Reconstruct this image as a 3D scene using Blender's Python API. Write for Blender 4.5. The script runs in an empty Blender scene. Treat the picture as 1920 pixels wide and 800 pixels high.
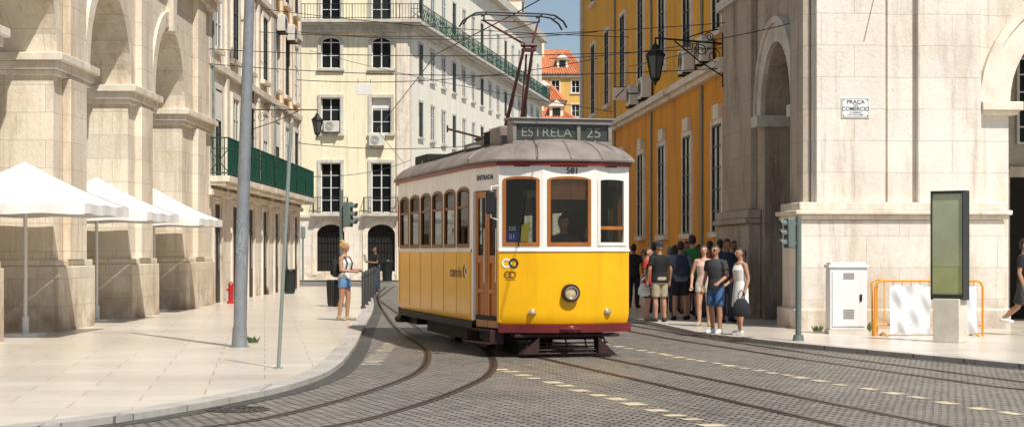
import bpy, bmesh, math, random
from mathutils import Vector, Matrix
random.seed(4)
SC=bpy.context.scene; COL=SC.collection
F=3300.0; H=1.55; HY=472.0; PI=math.pi; R=math.radians
def at(px,Y): return (px-960)*Y/F
def zz(py,Y): return H-(py-HY)*Y/F
def gY(py,z=.06): return F*(H-z)/(py-HY)
# ------------------------------------------------------------------ materials
def newmat(name):
    m=bpy.data.materials.new(name); m.use_nodes=True
    nt=m.node_tree; return m,nt,nt.nodes['Principled BSDF']
def N(nt,t,**kw):
    n=nt.nodes.new(t)
    for k,v in kw.items(): setattr(n,k,v)
    return n
def mixc(nt,fac,a,b,mode='MIX'):
    n=N(nt,'ShaderNodeMix',data_type='RGBA',blend_type=mode)
    for sock,v in ((n.inputs[0],fac),(n.inputs[6],a),(n.inputs[7],b)):
        if isinstance(v,bpy.types.NodeSocket): nt.links.new(v,sock)
        elif isinstance(v,(int,float)): sock.default_value=v
        else: sock.default_value=(*v[:3],1)
    return n.outputs[2]
def ramp(nt,src,a,b,lo=0.,hi=1.):
    n=N(nt,'ShaderNodeMapRange'); nt.links.new(src,n.inputs[0]); n.inputs[1].default_value=a; n.inputs[2].default_value=b; n.inputs[3].default_value=lo; n.inputs[4].default_value=hi
    return n.outputs[0]
def noise(nt,vec,scale,detail=5,rough=.6):
    n=N(nt,'ShaderNodeTexNoise'); n.inputs['Scale'].default_value=scale; n.inputs['Detail'].default_value=detail; n.inputs['Roughness'].default_value=rough
    if vec: nt.links.new(vec,n.inputs['Vector'])
    return n.outputs[0]
def coords(nt,scale=(1,1,1),rot=(0,0,0),kind='Object'):
    t=N(nt,'ShaderNodeTexCoord'); m=N(nt,'ShaderNodeMapping'); nt.links.new(t.outputs[kind],m.inputs[0])
    m.inputs['Scale'].default_value=scale; m.inputs['Rotation'].default_value=rot
    return m.outputs[0]
def dk(c,f): return tuple(max(0,min(1,x*f)) for x in c)
def addbump(nt,b,src,strength,dist=.02):
    n=N(nt,'ShaderNodeBump'); n.inputs['Strength'].default_value=strength; n.inputs['Distance'].default_value=dist
    nt.links.new(src,n.inputs['Height']); nt.links.new(n.outputs[0],b.inputs['Normal'])
def mat(name,col,rough=.6,metal=0.,var=.12,scale=2.,streak=False,bump=0.,bscale=40.,coat=0.,stain=None,stlo=.52,spec=.5):
    m,nt,b=newmat(name)
    v=coords(nt,(1,1,.12) if streak else (1,1,1))
    f=ramp(nt,noise(nt,v,scale),.3,.7)
    c=mixc(nt,f,dk(col,1-var),dk(col,1+var))
    if stain:
        v2=coords(nt,(1,1,.35)); f2=ramp(nt,noise(nt,v2,.7,8,.7),stlo,.78)
        c=mixc(nt,f2,c,stain)
        f3=ramp(nt,noise(nt,coords(nt,(2.2,2.2,.16)),1.7,7,.72),.50,.80,0,.7); c=mixc(nt,f3,c,dk(stain,.8))
    nt.links.new(c,b.inputs['Base Color'])
    b.inputs['Roughness'].default_value=rough; b.inputs['Metallic'].default_value=metal; b.inputs['Coat Weight'].default_value=coat
    b.inputs['Coat Roughness'].default_value=.10; b.inputs['Specular IOR Level'].default_value=spec
    if bump: addbump(nt,b,noise(nt,coords(nt),bscale),bump)
    return m
def dk_sock(nt,c,f): return mixc(nt,1.0,c,(f,f,f),'MULTIPLY')
def ashlar(name,col,bw=.95,bh=.48,mort=.6,stain=(.3,.25,.18),stn=.5,var=.1,msz=.007,warm=(.62,.48,.31),wm=.5):
    m,nt,b=newmat(name)
    t=N(nt,'ShaderNodeTexCoord'); s=N(nt,'ShaderNodeSeparateXYZ'); nt.links.new(t.outputs['Object'],s.inputs[0])
    a=N(nt,'ShaderNodeMath'); nt.links.new(s.outputs[0],a.inputs[0]); nt.links.new(s.outputs[1],a.inputs[1])
    cb=N(nt,'ShaderNodeCombineXYZ'); nt.links.new(a.outputs[0],cb.inputs[0]); nt.links.new(s.outputs[2],cb.inputs[1])
    br=N(nt,'ShaderNodeTexBrick'); nt.links.new(cb.outputs[0],br.inputs['Vector'])
    br.inputs['Scale'].default_value=1; br.inputs['Brick Width'].default_value=bw; br.inputs['Row Height'].default_value=bh
    br.inputs['Mortar Size'].default_value=msz; br.inputs['Mortar Smooth'].default_value=.3; br.inputs['Bias'].default_value=-.1
    br.inputs['Color1'].default_value=(*dk(col,1-var),1); br.inputs['Color2'].default_value=(*dk((col[0],col[1]*.985,col[2]*.95),1+var*.6),1); br.inputs['Mortar'].default_value=(*dk(col,mort),1)
    c=mixc(nt,ramp(nt,noise(nt,coords(nt,(1,1,.8)),.55,6,.65),.42,.72,0,wm),br.outputs['Color'],warm)
    c=mixc(nt,ramp(nt,noise(nt,coords(nt,(1,1,.3)),1.1,9,.68),.50,.74,0,stn),c,stain)
    c=mixc(nt,ramp(nt,noise(nt,coords(nt,(2.4,2.4,.12)),1.6,8,.72),.53,.76,0,stn*.85),c,dk(stain,.75))
    z=ramp(nt,s.outputs[2],1.4,.0); zn=N(nt,'ShaderNodeMath',operation='MULTIPLY'); nt.links.new(z,zn.inputs[0]); nt.links.new(ramp(nt,noise(nt,coords(nt),1.9,7,.65),.36,.66),zn.inputs[1])
    c=mixc(nt,zn.outputs[0],c,dk(stain,.8))
    f3=ramp(nt,noise(nt,coords(nt),14,5,.7),.3,.8); c=mixc(nt,f3,dk_sock(nt,c,.86),c)
    nt.links.new(c,b.inputs['Base Color']); b.inputs['Roughness'].default_value=.8
    mx=N(nt,'ShaderNodeMath',operation='SUBTRACT'); nt.links.new(noise(nt,coords(nt),9,8,.7),mx.inputs[0]); nt.links.new(br.outputs['Fac'],mx.inputs[1])
    addbump(nt,b,mx.outputs[0],.5,.03)
    return m
def glassdark(name,a,bc):
    m,nt,b=newmat(name)
    o=N(nt,'ShaderNodeObjectInfo')
    nt.links.new(mixc(nt,o.outputs['Random'],a,bc),b.inputs['Base Color']); b.inputs['Roughness'].default_value=.12
    b.inputs['IOR'].default_value=1.3; b.inputs['Specular IOR Level'].default_value=.3
    addbump(nt,b,noise(nt,coords(nt),1.3,2),.15,.03)
    return m
def clearglass(name,g=.10,tint=(.82,.86,.85),fs=1.0):
    m=bpy.data.materials.new(name); m.use_nodes=True; nt=m.node_tree; nt.nodes.clear()
    o=N(nt,'ShaderNodeOutputMaterial'); mx=N(nt,'ShaderNodeMixShader'); t=N(nt,'ShaderNodeBsdfTransparent'); gl=N(nt,'ShaderNodeBsdfGlossy')
    t.inputs[0].default_value=(*tint,1); gl.inputs['Roughness'].default_value=.02
    fr=N(nt,'ShaderNodeFresnel'); ad=N(nt,'ShaderNodeMath',operation='MULTIPLY_ADD'); nt.links.new(fr.outputs[0],ad.inputs[0]); ad.inputs[1].default_value=fs; ad.inputs[2].default_value=g
    nt.links.new(ad.outputs[0],mx.inputs[0]); nt.links.new(t.outputs[0],mx.inputs[1]); nt.links.new(gl.outputs[0],mx.inputs[2]); nt.links.new(mx.outputs[0],o.inputs[0])
    return m
def floormat(name,c1,c2,mortar,bw,bh,rot,rough,msz,bump,dist,stain,wob=.02,stlo=.5,off=.5,stmax=1.,grain=.72):
    m,nt,b=newmat(name)
    v=coords(nt,(1,1,1),(0,0,rot))
    nz=N(nt,'ShaderNodeTexNoise'); nz.inputs['Scale'].default_value=1.6; nt.links.new(v,nz.inputs['Vector'])
    sc=N(nt,'ShaderNodeVectorMath',operation='SCALE'); nt.links.new(nz.outputs['Color'],sc.inputs[0]); sc.inputs['Scale'].default_value=wob
    ad=N(nt,'ShaderNodeVectorMath',operation='ADD'); nt.links.new(v,ad.inputs[0]); nt.links.new(sc.outputs[0],ad.inputs[1])
    br=N(nt,'ShaderNodeTexBrick'); br.offset=off; nt.links.new(ad.outputs[0],br.inputs['Vector'])
    br.inputs['Scale'].default_value=1; br.inputs['Brick Width'].default_value=bw; br.inputs['Row Height'].default_value=bh; br.inputs['Mortar Size'].default_value=msz; br.inputs['Mortar Smooth'].default_value=.5
    br.inputs['Color1'].default_value=(*c1,1); br.inputs['Color2'].default_value=(*c2,1); br.inputs['Mortar'].default_value=(*mortar,1)
    f=ramp(nt,noise(nt,v,.45,8,.65),stlo,.8,0,stmax); c=mixc(nt,f,br.outputs['Color'],stain)
    f2=ramp(nt,noise(nt,v,7,6,.7),.25,.75); c=mixc(nt,f2,dk_sock(nt,c,grain),c)
    f4=ramp(nt,noise(nt,coords(nt,(1,1,1)),.22,4,.6),.35,.7); c=mixc(nt,f4,dk_sock(nt,c,.82),c)
    nt.links.new(c,b.inputs['Base Color']); b.inputs['Roughness'].default_value=rough
    sb=N(nt,'ShaderNodeMath',operation='SUBTRACT'); nn=N(nt,'ShaderNodeMath',operation='MULTIPLY'); nt.links.new(noise(nt,v,30,3),nn.inputs[0]); nn.inputs[1].default_value=.4
    nt.links.new(nn.outputs[0],sb.inputs[0]); nt.links.new(br.outputs['Fac'],sb.inputs[1]); addbump(nt,b,sb.outputs[0],bump,dist)
    return m
M={}
M['lime']=ashlar('limestone',(.90,.81,.67),1.1,.52,.70,(.45,.31,.19),.75)
M['lime2']=ashlar('limestone_white',(.90,.85,.77),1.3,.62,.72,(.52,.39,.26),.75,.07,wm=.38)
M['limedirtydim']=ashlar('weathered_shaded_limestone',(.52,.46,.38),1.3,.62,.72,(.17,.115,.07),1.0,.08,wm=.6,warm=(.36,.26,.15))  # weathered stone, base also darkened to paint in the shade of the arch
M['trim']=mat('stone_trim',(.80,.72,.60),.8,var=.14,scale=3,stain=(.46,.34,.22),bump=.25)
M['trimgrey']=mat('grey_stone_trim',(.62,.58,.51),.8,var=.15,scale=3,stain=(.34,.28,.21))
M['cream']=mat('cream_plaster',(.90,.83,.59),.85,var=.06,scale=1.2,streak=True,stain=(.66,.56,.35),bump=.1,stlo=.57)
M['creampale']=mat('pale_plaster',(.92,.87,.73),.85,var=.05,scale=1,streak=True,stain=(.68,.60,.45),stlo=.57)
M['white_pl']=mat('white_plaster',(.82,.78,.68),.85,var=.09,scale=1.3,streak=True,stain=(.52,.45,.35))
M['ochre']=mat('ochre_plaster',(.80,.40,.030),.85,var=.12,scale=1.2,streak=True,stain=(.52,.23,.025),bump=.1,stlo=.54)
M['ochre_left']=mat('pale_ochre_plaster',(.78,.48,.13),.85,var=.12,scale=1.2,streak=True,stain=(.52,.32,.12))
M['ochre_low']=mat('orange_ochre_plaster',(.76,.32,.022),.85,var=.14,scale=1.2,streak=True,stain=(.44,.16,.018),bump=.1)
M['terr']=mat('terracotta',(.58,.21,.09),.8,var=.35,scale=3.5,bump=.4,bscale=8,stain=(.32,.14,.08))
M['win_white']=mat('white_paint',(.78,.77,.72),.5,var=.05)
M['win_dark']=mat('dark_green_paint',(.020,.032,.028),.5)
M['glass']=glassdark('window_glass',(.007,.009,.012),(.030,.036,.038))
M['green']=mat('green_iron',(.008,.06,.042),.45,var=.2)
M['iron']=mat('black_iron',(.016,.017,.018),.45,.3)
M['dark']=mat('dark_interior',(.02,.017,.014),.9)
M['doorwood']=mat('dark_door_wood',(.040,.022,.013),.6,streak=True)
M['steel']=mat('grey_pole_paint',(.27,.29,.31),.42,.35,var=.15,scale=5)
M['galv']=mat('grey_green_paint',(.24,.28,.25),.45,.1,var=.1)
M['siggreen']=mat('signal_green',(.12,.155,.14),.5,var=.12)
M['binmat']=mat('bin_dark',(.025,.036,.033),.5)
M['bollardmat']=mat('bollard_grey',(.05,.053,.055),.5)
M['white']=mat('white_fabric',(.80,.79,.75),.85,var=.06,scale=1.5)
M['sheet']=mat('white_sheeting',(.80,.81,.82),.6,var=.10,scale=3)
M['whitebox']=mat('white_metal',(.80,.81,.80),.45,var=.05,stain=(.62,.61,.57),stlo=.6)
M['orange']=mat('orange_paint',(.80,.34,.02),.45,var=.1)
M['red']=mat('red_paint',(.42,.018,.014),.45)
M['acbeige']=mat('beige_plastic',(.66,.64,.57),.5)
M['black']=mat('black_plastic',(.012,.012,.013),.45)
M['poster']=mat('grey_green_panel',(.40,.45,.30),.12,var=.25,scale=1.0,coat=.5)
M['posterlow']=mat('olive_panel',(.34,.40,.20),.12,var=.2,scale=1.5,coat=.5)
M['frame']=mat('dark_frame_paint',(.040,.045,.043),.4,.3)
M['concrete']=mat('base_concrete',(.64,.59,.50),.8,var=.12,scale=5)
M['cobble']=floormat('cobble',(.42,.38,.325),(.25,.228,.20),(.055,.048,.04),.15,.11,R(14),.5,.018,1.0,.024,(.42,.36,.27),.055,.45,.5,.6,.64)
M['paving']=floormat('paving',(.82,.75,.65),(.72,.65,.55),(.40,.33,.26),1.25,.72,R(-8),.28,.010,.15,.006,(.60,.44,.29),.0,.48,.5,.7,.86)
M['kerb']=floormat('kerb_stone',(.62,.58,.52),(.52,.48,.43),(.2,.19,.17),.9,.9,0,.7,.012,.2,.01,(.42,.38,.32),.0)
M['gutter']=floormat('gutter_setts',(.18,.165,.145),(.11,.10,.09),(.03,.027,.024),.11,.11,R(40),.6,.02,.6,.015,(.15,.14,.12),.02)
M['rail']=mat('worn_steel',(.11,.065,.04),.4,.45,var=.35,scale=6)
M['groove']=mat('groove_dark',(.010,.009,.008),.8)
M['palestone']=mat('pale_setts',(.68,.57,.36),.7,var=.3,scale=5,bump=.3,stain=(.40,.34,.25),stlo=.4)
M['fadedstone']=mat('faded_setts',(.52,.46,.35),.7,var=.35,scale=6,bump=.3,stain=(.32,.29,.24),stlo=.35)
# tram
M['yel']=mat('tram_yellow',(.92,.48,.005),.36,var=.06,scale=2,coat=.14,stain=(.78,.37,.005),spec=.3)
M['twhite']=mat('tram_white',(.86,.83,.76),.4,var=.04,coat=.1,stain=(.70,.65,.55),stlo=.56,spec=.35)
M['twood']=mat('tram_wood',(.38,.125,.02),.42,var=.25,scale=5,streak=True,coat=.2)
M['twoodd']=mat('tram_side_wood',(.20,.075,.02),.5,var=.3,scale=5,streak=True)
M['twood2']=mat('door_wood',(.46,.15,.018),.42,var=.3,scale=5,streak=True,coat=.2)
M['troof']=mat('roof_grey',(.235,.198,.172),.65,var=.25,scale=2.5,stain=(.14,.115,.10))
M['tred']=mat('dark_red_paint',(.14,.008,.008),.38,var=.25,coat=.25)
M['tredband']=mat('red_band_paint',(.20,.012,.012),.4,var=.2)
M['tredd']=mat('very_dark_red_paint',(.030,.007,.006),.65,var=.5,scale=6)  # near-black, mottled version of the dark red paint
M['tundr']=mat('underframe_black',(.010,.009,.008),.7)
M['blind']=mat('cream_blind',(.55,.44,.27),.8)
M['tglass']=clearglass('clear_glass',.02,(.80,.84,.83),.8)
M['tglass2']=clearglass('side_glass',.02,(.28,.30,.30),.3)
M['dest']=mat('destination_glass',(.046,.052,.048),.25)
M['destt']=mat('destination_letters',(.22,.24,.205),.6)
M['chrome']=mat('chrome',(.75,.72,.65),.15,.95,var=.02)
M['lens']=mat('lamp_lens',(.70,.56,.32),.06,.4,var=.3,scale=30)
M['navy']=mat('navy_letters',(.02,.025,.05),.5)
M['brownlogo']=mat('brown_mark',(.20,.09,.02),.5)
M['seam']=mat('panel_seam_shadow',(.50,.25,.006),.5)
M['pantored']=mat('pantograph_maroon',(.085,.02,.022),.5,var=.3)
M['blue']=mat('blue_card',(.02,.06,.35),.5)
M['cardyel']=mat('yellow_card',(.8,.6,.05),.5)
M['vent']=mat('vent_grey',(.26,.235,.22),.5,.3)
M['paint_tag']=mat('pale_blue_scrawl',(.42,.52,.60),.6)
M['weed']=mat('weed_green',(.07,.11,.03),.7,var=.4,scale=20)
def cloth(n,c,v=.12): 
    if n not in M: M[n]=mat(n,c,.85,var=v,scale=9,bump=.25,bscale=14)
    return M[n]
for n,c in dict(c_white=(.80,.79,.76),c_black=(.012,.012,.014),c_denim=(.12,.24,.42),c_khaki=(.40,.34,.24),c_navy=(.02,.03,.06),c_green=(.03,.20,.05),c_pink=(.66,.46,.41),c_grey=(.045,.045,.05),c_blue=(.06,.14,.34),c_red=(.45,.04,.025),c_jean=(.04,.06,.11),c_shblue=(.05,.13,.30),c_uni=(.10,.09,.06),c_bag=(.015,.016,.02),c_cream=(.6,.55,.46),c_teal=(.04,.20,.24),c_slate=(.13,.16,.22)).items(): cloth(n,c)
for n,c in dict(s_light=(.55,.31,.21),s_tan=(.42,.22,.13),s_brown=(.26,.13,.075)).items(): M[n]=mat(n,c,.55,var=.06,scale=12)
for n,c in dict(h_blond=(.50,.33,.13),h_dark=(.018,.012,.009),h_brown=(.06,.03,.015),h_grey=(.2,.19,.18)).items(): M[n]=mat(n,c,.5,var=.3,scale=25,bump=.5,bscale=60)
M['eye']=mat('eye_dark',(.02,.015,.012),.2); M['lip']=mat('lip',(.33,.11,.09),.5)
# ------------------------------------------------------------------ mesh builder
class MB:
    def __init__(s,M=None): s.v=[]; s.f=[]; s.M=M
    def add(s,vs,fs):
        n=len(s.v)
        for p in vs:
            p=Vector(p); s.v.append(tuple(s.M@p if s.M is not None else p))
        for f in fs: s.f.append([i+n for i in f])
    def quad(s,a,b,c,d): s.add([a,b,c,d],[(0,1,2,3)])
    def box(s,x0,x1,y0,y1,z0,z1):
        s.add([(x0,y0,z0),(x1,y0,z0),(x1,y1,z0),(x0,y1,z0),(x0,y0,z1),(x1,y0,z1),(x1,y1,z1),(x0,y1,z1)],
              [(0,3,2,1),(4,5,6,7),(0,1,5,4),(1,2,6,5),(2,3,7,6),(3,0,4,7)])
    def tube(s,pts,r,n=8,cap=True):
        pts=[Vector(p) for p in pts]; rs=r if isinstance(r,(list,tuple)) else [r]*len(pts)
        prev=None; vs=[]
        for i,p in enumerate(pts):
            t=(pts[min(i+1,len(pts)-1)]-pts[max(i-1,0)])
            t=t.normalized() if t.length>1e-9 else Vector((0,0,1))
            if prev is None:
                a=Vector((0,0,1)) if abs(t.z)<.9 else Vector((1,0,0)); u=t.cross(a).normalized()
            else: u=(prev-t*prev.dot(t)); u=u.normalized() if u.length>1e-6 else t.orthogonal().normalized()
            prev=u; w=t.cross(u)
            for k in range(n):
                an=2*PI*k/n; vs.append(p+(u*math.cos(an)+w*math.sin(an))*rs[i])
        fs=[]
        for i in range(len(pts)-1):
            for k in range(n):
                k2=(k+1)%n; fs.append((i*n+k,i*n+k2,(i+1)*n+k2,(i+1)*n+k))
        if cap: fs.append(tuple(reversed(range(n)))); fs.append(tuple(range((len(pts)-1)*n,len(pts)*n)))
        s.add(vs,fs)
    def loft(s,rings,n=18):   # (cx,cy,cz,rx,ry)
        vs=[];fs=[]
        for (cx,cy,cz,rx,ry) in rings:
            for k in range(n):
                a=2*PI*k/n; vs.append((cx+rx*math.cos(a),cy+ry*math.sin(a),cz))
        for i in range(len(rings)-1):
            for k in range(n):
                k2=(k+1)%n; fs.append((i*n+k,i*n+k2,(i+1)*n+k2,(i+1)*n+k))
        fs.append(tuple(reversed(range(n)))); fs.append(tuple(range((len(rings)-1)*n,len(rings)*n)))
        s.add(vs,fs)
    def rings(s,rings,capA=True,capB=True,closed=True):
        n=len(rings[0]); vs=[p for r in rings for p in r]; fs=[]
        for i in range(len(rings)-1):
            for k in range(n if closed else n-1):
                k2=(k+1)%n; fs.append((i*n+k,i*n+k2,(i+1)*n+k2,(i+1)*n+k))
        if capA: fs.append(tuple(reversed(range(n))))
        if capB: fs.append(tuple(range((len(rings)-1)*n,len(rings)*n)))
        s.add(vs,fs)
    def ell(s,c,r,n=14,m=9):
        vs=[];fs=[]
        for j in range(m+1):
            th=PI*j/m; q=max(math.sin(th),.02)
            for k in range(n):
                a=2*PI*k/n; vs.append((c[0]+r[0]*q*math.cos(a),c[1]+r[1]*q*math.sin(a),c[2]-r[2]*math.cos(th)))
        for j in range(m):
            for k in range(n):
                k2=(k+1)%n; fs.append((j*n+k,j*n+k2,(j+1)*n+k2,(j+1)*n+k))
        fs.append(tuple(reversed(range(n)))); fs.append(tuple(range(m*n,(m+1)*n)))
        s.add(vs,fs)
    def disc(s,c,r0,r1,y0,y1,n=28):     # ring about the y axis, r0 inner (0 = solid)
        def ringp(r,y): return [(c[0]+r*math.cos(2*PI*k/n),y,c[2]+r*math.sin(2*PI*k/n)) for k in range(n)]
        if r0<=0: s.rings([ringp(r1,y0),ringp(r1,y1)])
        else: s.rings([ringp(r0,y1),ringp(r0,y0),ringp(r1,y0),ringp(r1,y1)],False,False)
    def prism(s,poly,y0,y1):            # poly in (x,z)
        s.rings([[(x,y0,z) for x,z in poly],[(x,y1,z) for x,z in poly]])
    def slab(s,poly,z0,z1):             # poly in (x,y)
        s.rings([[(x,y,z0) for x,y in poly],[(x,y,z1) for x,y in poly]])
    def mesh(s,name):
        me=bpy.data.meshes.new(name); me.from_pydata(s.v,[],s.f)
        bm=bmesh.new(); bm.from_mesh(me); bmesh.ops.recalc_face_normals(bm,faces=bm.faces); bm.to_mesh(me); bm.free()
        return me
    def build(s,name,mt,parent=None,bevel=0,smooth=True):
        me=s.mesh(name); me.materials.append(M[mt] if isinstance(mt,str) else mt)
        if smooth:
            for p in me.polygons: p.use_smooth=True
            me.set_sharp_from_angle(angle=R(38))
        o=bpy.data.objects.new(name,me); COL.objects.link(o); o.parent=parent
        if bevel:
            b=o.modifiers.new('bevel','BEVEL'); b.width=bevel; b.segments=2; b.limit_method='ANGLE'; b.angle_limit=R(40)
        return o
def boxes(name,mt,parent,lst,M4=None,bevel=0):
    for bx in lst:
        b=MB(M4); b.box(*bx); b.build(name,mt,parent,bevel)
def tag(o,label,cat,group=None,kind=None):
    o['label']=label; o['category']=cat
    if group: o['group']=group
    if kind: o['kind']=kind
    return o
def thing(name,label,cat,loc=(0,0,0),rot=0,group=None):
    o=bpy.data.objects.new(name,None); COL.objects.link(o); o.location=loc; o.rotation_euler=(0,0,rot); o.empty_display_size=.2
    return tag(o,label,cat,group)
def struct(o): o['kind']='structure'; return o
def meshobj(name,me,mt,parent):
    me.materials.clear(); me.materials.append(M[mt]); 
    for p in me.polygons: p.use_smooth=True
    o=bpy.data.objects.new(name,me); COL.objects.link(o); o.parent=parent; return o
def evalmesh(o):
    dg=bpy.context.evaluated_depsgraph_get(); me=bpy.data.meshes.new_from_object(o.evaluated_get(dg)); bpy.data.objects.remove(o); return me
def remeshed(mb,voxel,it=2):
    o=bpy.data.objects.new('tmp',mb.mesh('tmp')); COL.objects.link(o)
    m=o.modifiers.new('r','REMESH'); m.mode='VOXEL'; m.voxel_size=voxel
    if it: q=o.modifiers.new('s','SMOOTH'); q.iterations=it; q.factor=.5
    return evalmesh(o)
def text(parent,name,body,size,mtx,mt,bold=0.0,sx=1.0,label=None):
    cu=bpy.data.curves.new('t','FONT'); cu.body=body; cu.size=size; cu.align_x='CENTER'; cu.align_y='CENTER'; cu.extrude=.0015; cu.offset=bold
    o=bpy.data.objects.new('t',cu); COL.objects.link(o); me=evalmesh(o)
    me.transform(mtx@Matrix.Rotation(PI/2,4,'X')@Matrix.Diagonal((sx,1,1,1)))
    me.materials.clear(); me.materials.append(M[mt]); o=bpy.data.objects.new(name,me); COL.objects.link(o); o.parent=parent
    if label: o['label']=label
    return o
T=Matrix.Translation
# ------------------------------------------------------------------ people
TORSO_M=[(.83,.135,.10,0),(.90,.165,.118,.005),(.98,.158,.112,0),(1.08,.142,.10,-.005),(1.2,.155,.112,-.01),(1.32,.178,.118,-.005),(1.40,.172,.10,.005),(1.445,.12,.08,.008),(1.475,.07,.066,.005)]
TORSO_F=[(.83,.14,.105,0),(.90,.172,.125,.008),(.98,.155,.112,.005),(1.08,.122,.092,-.005),(1.2,.140,.108,-.012),(1.30,.155,.122,-.015),(1.39,.150,.092,.005),(1.44,.105,.075,.008),(1.47,.06,.06,.005)]
def person(label,X,Y,rot,h=1.7,z0=.06,sex='m',skin='s_tan',hair=('short','h_dark'),top=('tee','c_black'),bottom=('shorts','c_navy'),shoe='c_black',
           armL=None,armR=None,legL=None,legR=None,lean=0.,look=0.,group=None,glasses=False,fat=1.0):
    k=h/1.75
    root=thing('person',label,'person',(X,Y,z0),rot,group)
    K=Matrix.Scale(k,4)
    sw=.185 if sex=='m' else .163
    def lx(p):
        p=Vector(p)
        if p.z>.95: p=p+Vector((0,-(p.z-.95)*lean,0))
        return p
    rows=[(z,rx*fat,ry*fat,y) for z,rx,ry,y in (TORSO_M if sex=='m' else TORSO_F)]
    arms=[]
    for s,a in ((1,armL),(-1,armR)):
        a=a or ((.255,.03,1.13),(.265,-.06,.885))
        sh=lx((s*sw,.005,1.40)); el=lx((s*a[0][0],a[0][1],a[0][2])); wr=lx((s*a[1][0],a[1][1],a[1][2])); arms.append((s,sh,el,wr))
    legs=[]
    for s,l in ((1,legL),(-1,legR)):
        l=l or ((.10,-.015,.50),(.105,.03,.085))
        legs.append((s,Vector((s*.088,.0,.90)),Vector((s*l[0][0],l[0][1],l[0][2])),Vector((s*l[1][0],l[1][1],l[1][2])),Vector((s*.18,-.98,0)).normalized()))
    hm=T(lx((0,0,1.5)))@Matrix.Rotation(look,4,'Z')@T((0,0,-1.5))
    b=MB(K)
    b.loft([(0,y-(max(z-.95,0))*lean,z,rx,ry) for z,rx,ry,y in rows])
    b.tube([lx((0,.012,1.42)),lx((0,0,1.50)),lx((0,-.012,1.585))],[.06,.05,.05],12)
    for s,sh,el,wr in arms:
        m=sh.lerp(el,.4); f1=el.lerp(wr,.3)
        b.tube([lx((s*.09,.0,1.41)),sh,m,el,f1,wr],[.055,.056,.048,.036,.039,.026],12)
        d=(wr-el).normalized(); side=d.cross(Vector((0,1,0))); side=side.normalized() if side.length>.2 else Vector((1,0,0)); pn=d.cross(side)
        pc=wr+d*.085
        b.tube([wr-d*.01,wr+d*.04,pc],[.026,.034,.033],10)
        for i,(o,L) in enumerate(((-.030,.062),(-.010,.075),(.010,.07),(.030,.055))):
            p0=wr+d*.07+side*o; b.tube([p0,p0+d*L*.55+side*o*.15,p0+d*L*.95+pn*.018+side*o*.15],[.0105,.0098,.0085],6)
        t0=wr+d*.03; inn=Vector((-s,0,0)); b.tube([t0,t0+d*.03+inn*.035-Vector((0,.02,0)),t0+d*.065+inn*.04-Vector((0,.03,0))],[.013,.0115,.0095],6)
    for s,hp,kn,an,fd in legs:
        th=hp.lerp(kn,.5); cf=kn.lerp(an,.33)
        b.tube([hp+Vector((0,0,.02)),hp.lerp(kn,.2),th,kn,cf+Vector((0,.012,0)),kn.lerp(an,.7),an],[.088,.09,.076,.056,.058,.044,.038],14)
        b.tube([an+Vector((0,.045,-.045)),an+Vector((0,0,-.03)),an+fd*.11+Vector((0,0,-.05)),an+fd*.18+Vector((0,0,-.06))],[.034,.042,.036,.022],10)
    b.M=K@hm
    b.ell((0,-.015,1.645),(.074,.095,.106),16,12); b.ell((0,-.048,1.59),(.052,.052,.052)); b.tube([(0,-.10,1.655),(0,-.122,1.622),(0,-.104,1.612)],[.011,.016,.012],8)
    for s in (1,-1): b.ell((s*.075,.0,1.635),(.012,.02,.03)); 
    b.ell((0,-.098,1.592),(.024,.012,.012))
    meshobj('body',remeshed(b,.0095*k,1),skin,root)
    for s in (1,-1):
        e=MB(K@hm); e.ell((s*.031,-.101,1.648),(.013,.010,.008),8,6); e.build('eye','eye',root)
    e=MB(K@hm); e.ell((0,-.109,1.590),(.022,.006,.006),8,6); e.build('mouth','lip',root)
    if glasses:
        e=MB(K@hm)
        for s in (1,-1): e.ell((s*.033,-.103,1.645),(.029,.014,.022),10,6); e.tube([(s*.06,-.09,1.65),(s*.08,0,1.65)],.004,6)
        e.build('sunglasses','black',root)
    st,hc=hair; hb=MB(K@hm); cz=1.652
    def shell(r,zf):
        vs=[];fs=[]; n=20;mm=12
        for j in range(mm+1):
            th=PI*.80*j/mm
            for q in range(n):
                a=2*PI*q/n; vs.append((r[0]*math.sin(th)*math.cos(a),-.008+r[1]*math.sin(th)*math.sin(a),cz+r[2]*math.cos(th)))
        for j in range(mm):
            for q in range(n):
                q2=(q+1)%n; c=[vs[j*n+q],vs[j*n+q2],vs[(j+1)*n+q2],vs[(j+1)*n+q]]
                y=sum(p[1] for p in c)/4; z=sum(p[2] for p in c)/4
                if y<-.02 and z<zf: continue
                if z<cz-.02 and y<.02: continue
                fs.append((j*n+q,j*n+q2,(j+1)*n+q2,(j+1)*n+q))
        hb.add(vs,fs)
    shell((.083,.106,.112),cz+.052)
    if st=='long':
        hb.loft([(0,.075,1.70,.07,.04),(0,.085,1.62,.082,.045),(0,.09,1.52,.085,.04),(0,.10,1.42,.08,.03),(0,.10,1.33,.05,.02)])
        for s in (1,-1): hb.tube([(s*.06,-.04,1.72),(s*.082,-.01,1.64),(s*.085,.02,1.54),(s*.08,.0,1.43)],[.022,.026,.025,.012],8)
    if st=='bun': hb.ell((0,.06,1.765),(.05,.05,.045)); hb.ell((0,.07,1.68),(.07,.05,.06))
    if st=='tail': hb.ell((0,.09,1.70),(.04,.03,.04)); hb.tube([(0,.10,1.71),(0,.14,1.66),(0,.13,1.55),(0,.12,1.46)],[.02,.032,.028,.01],8)
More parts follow.
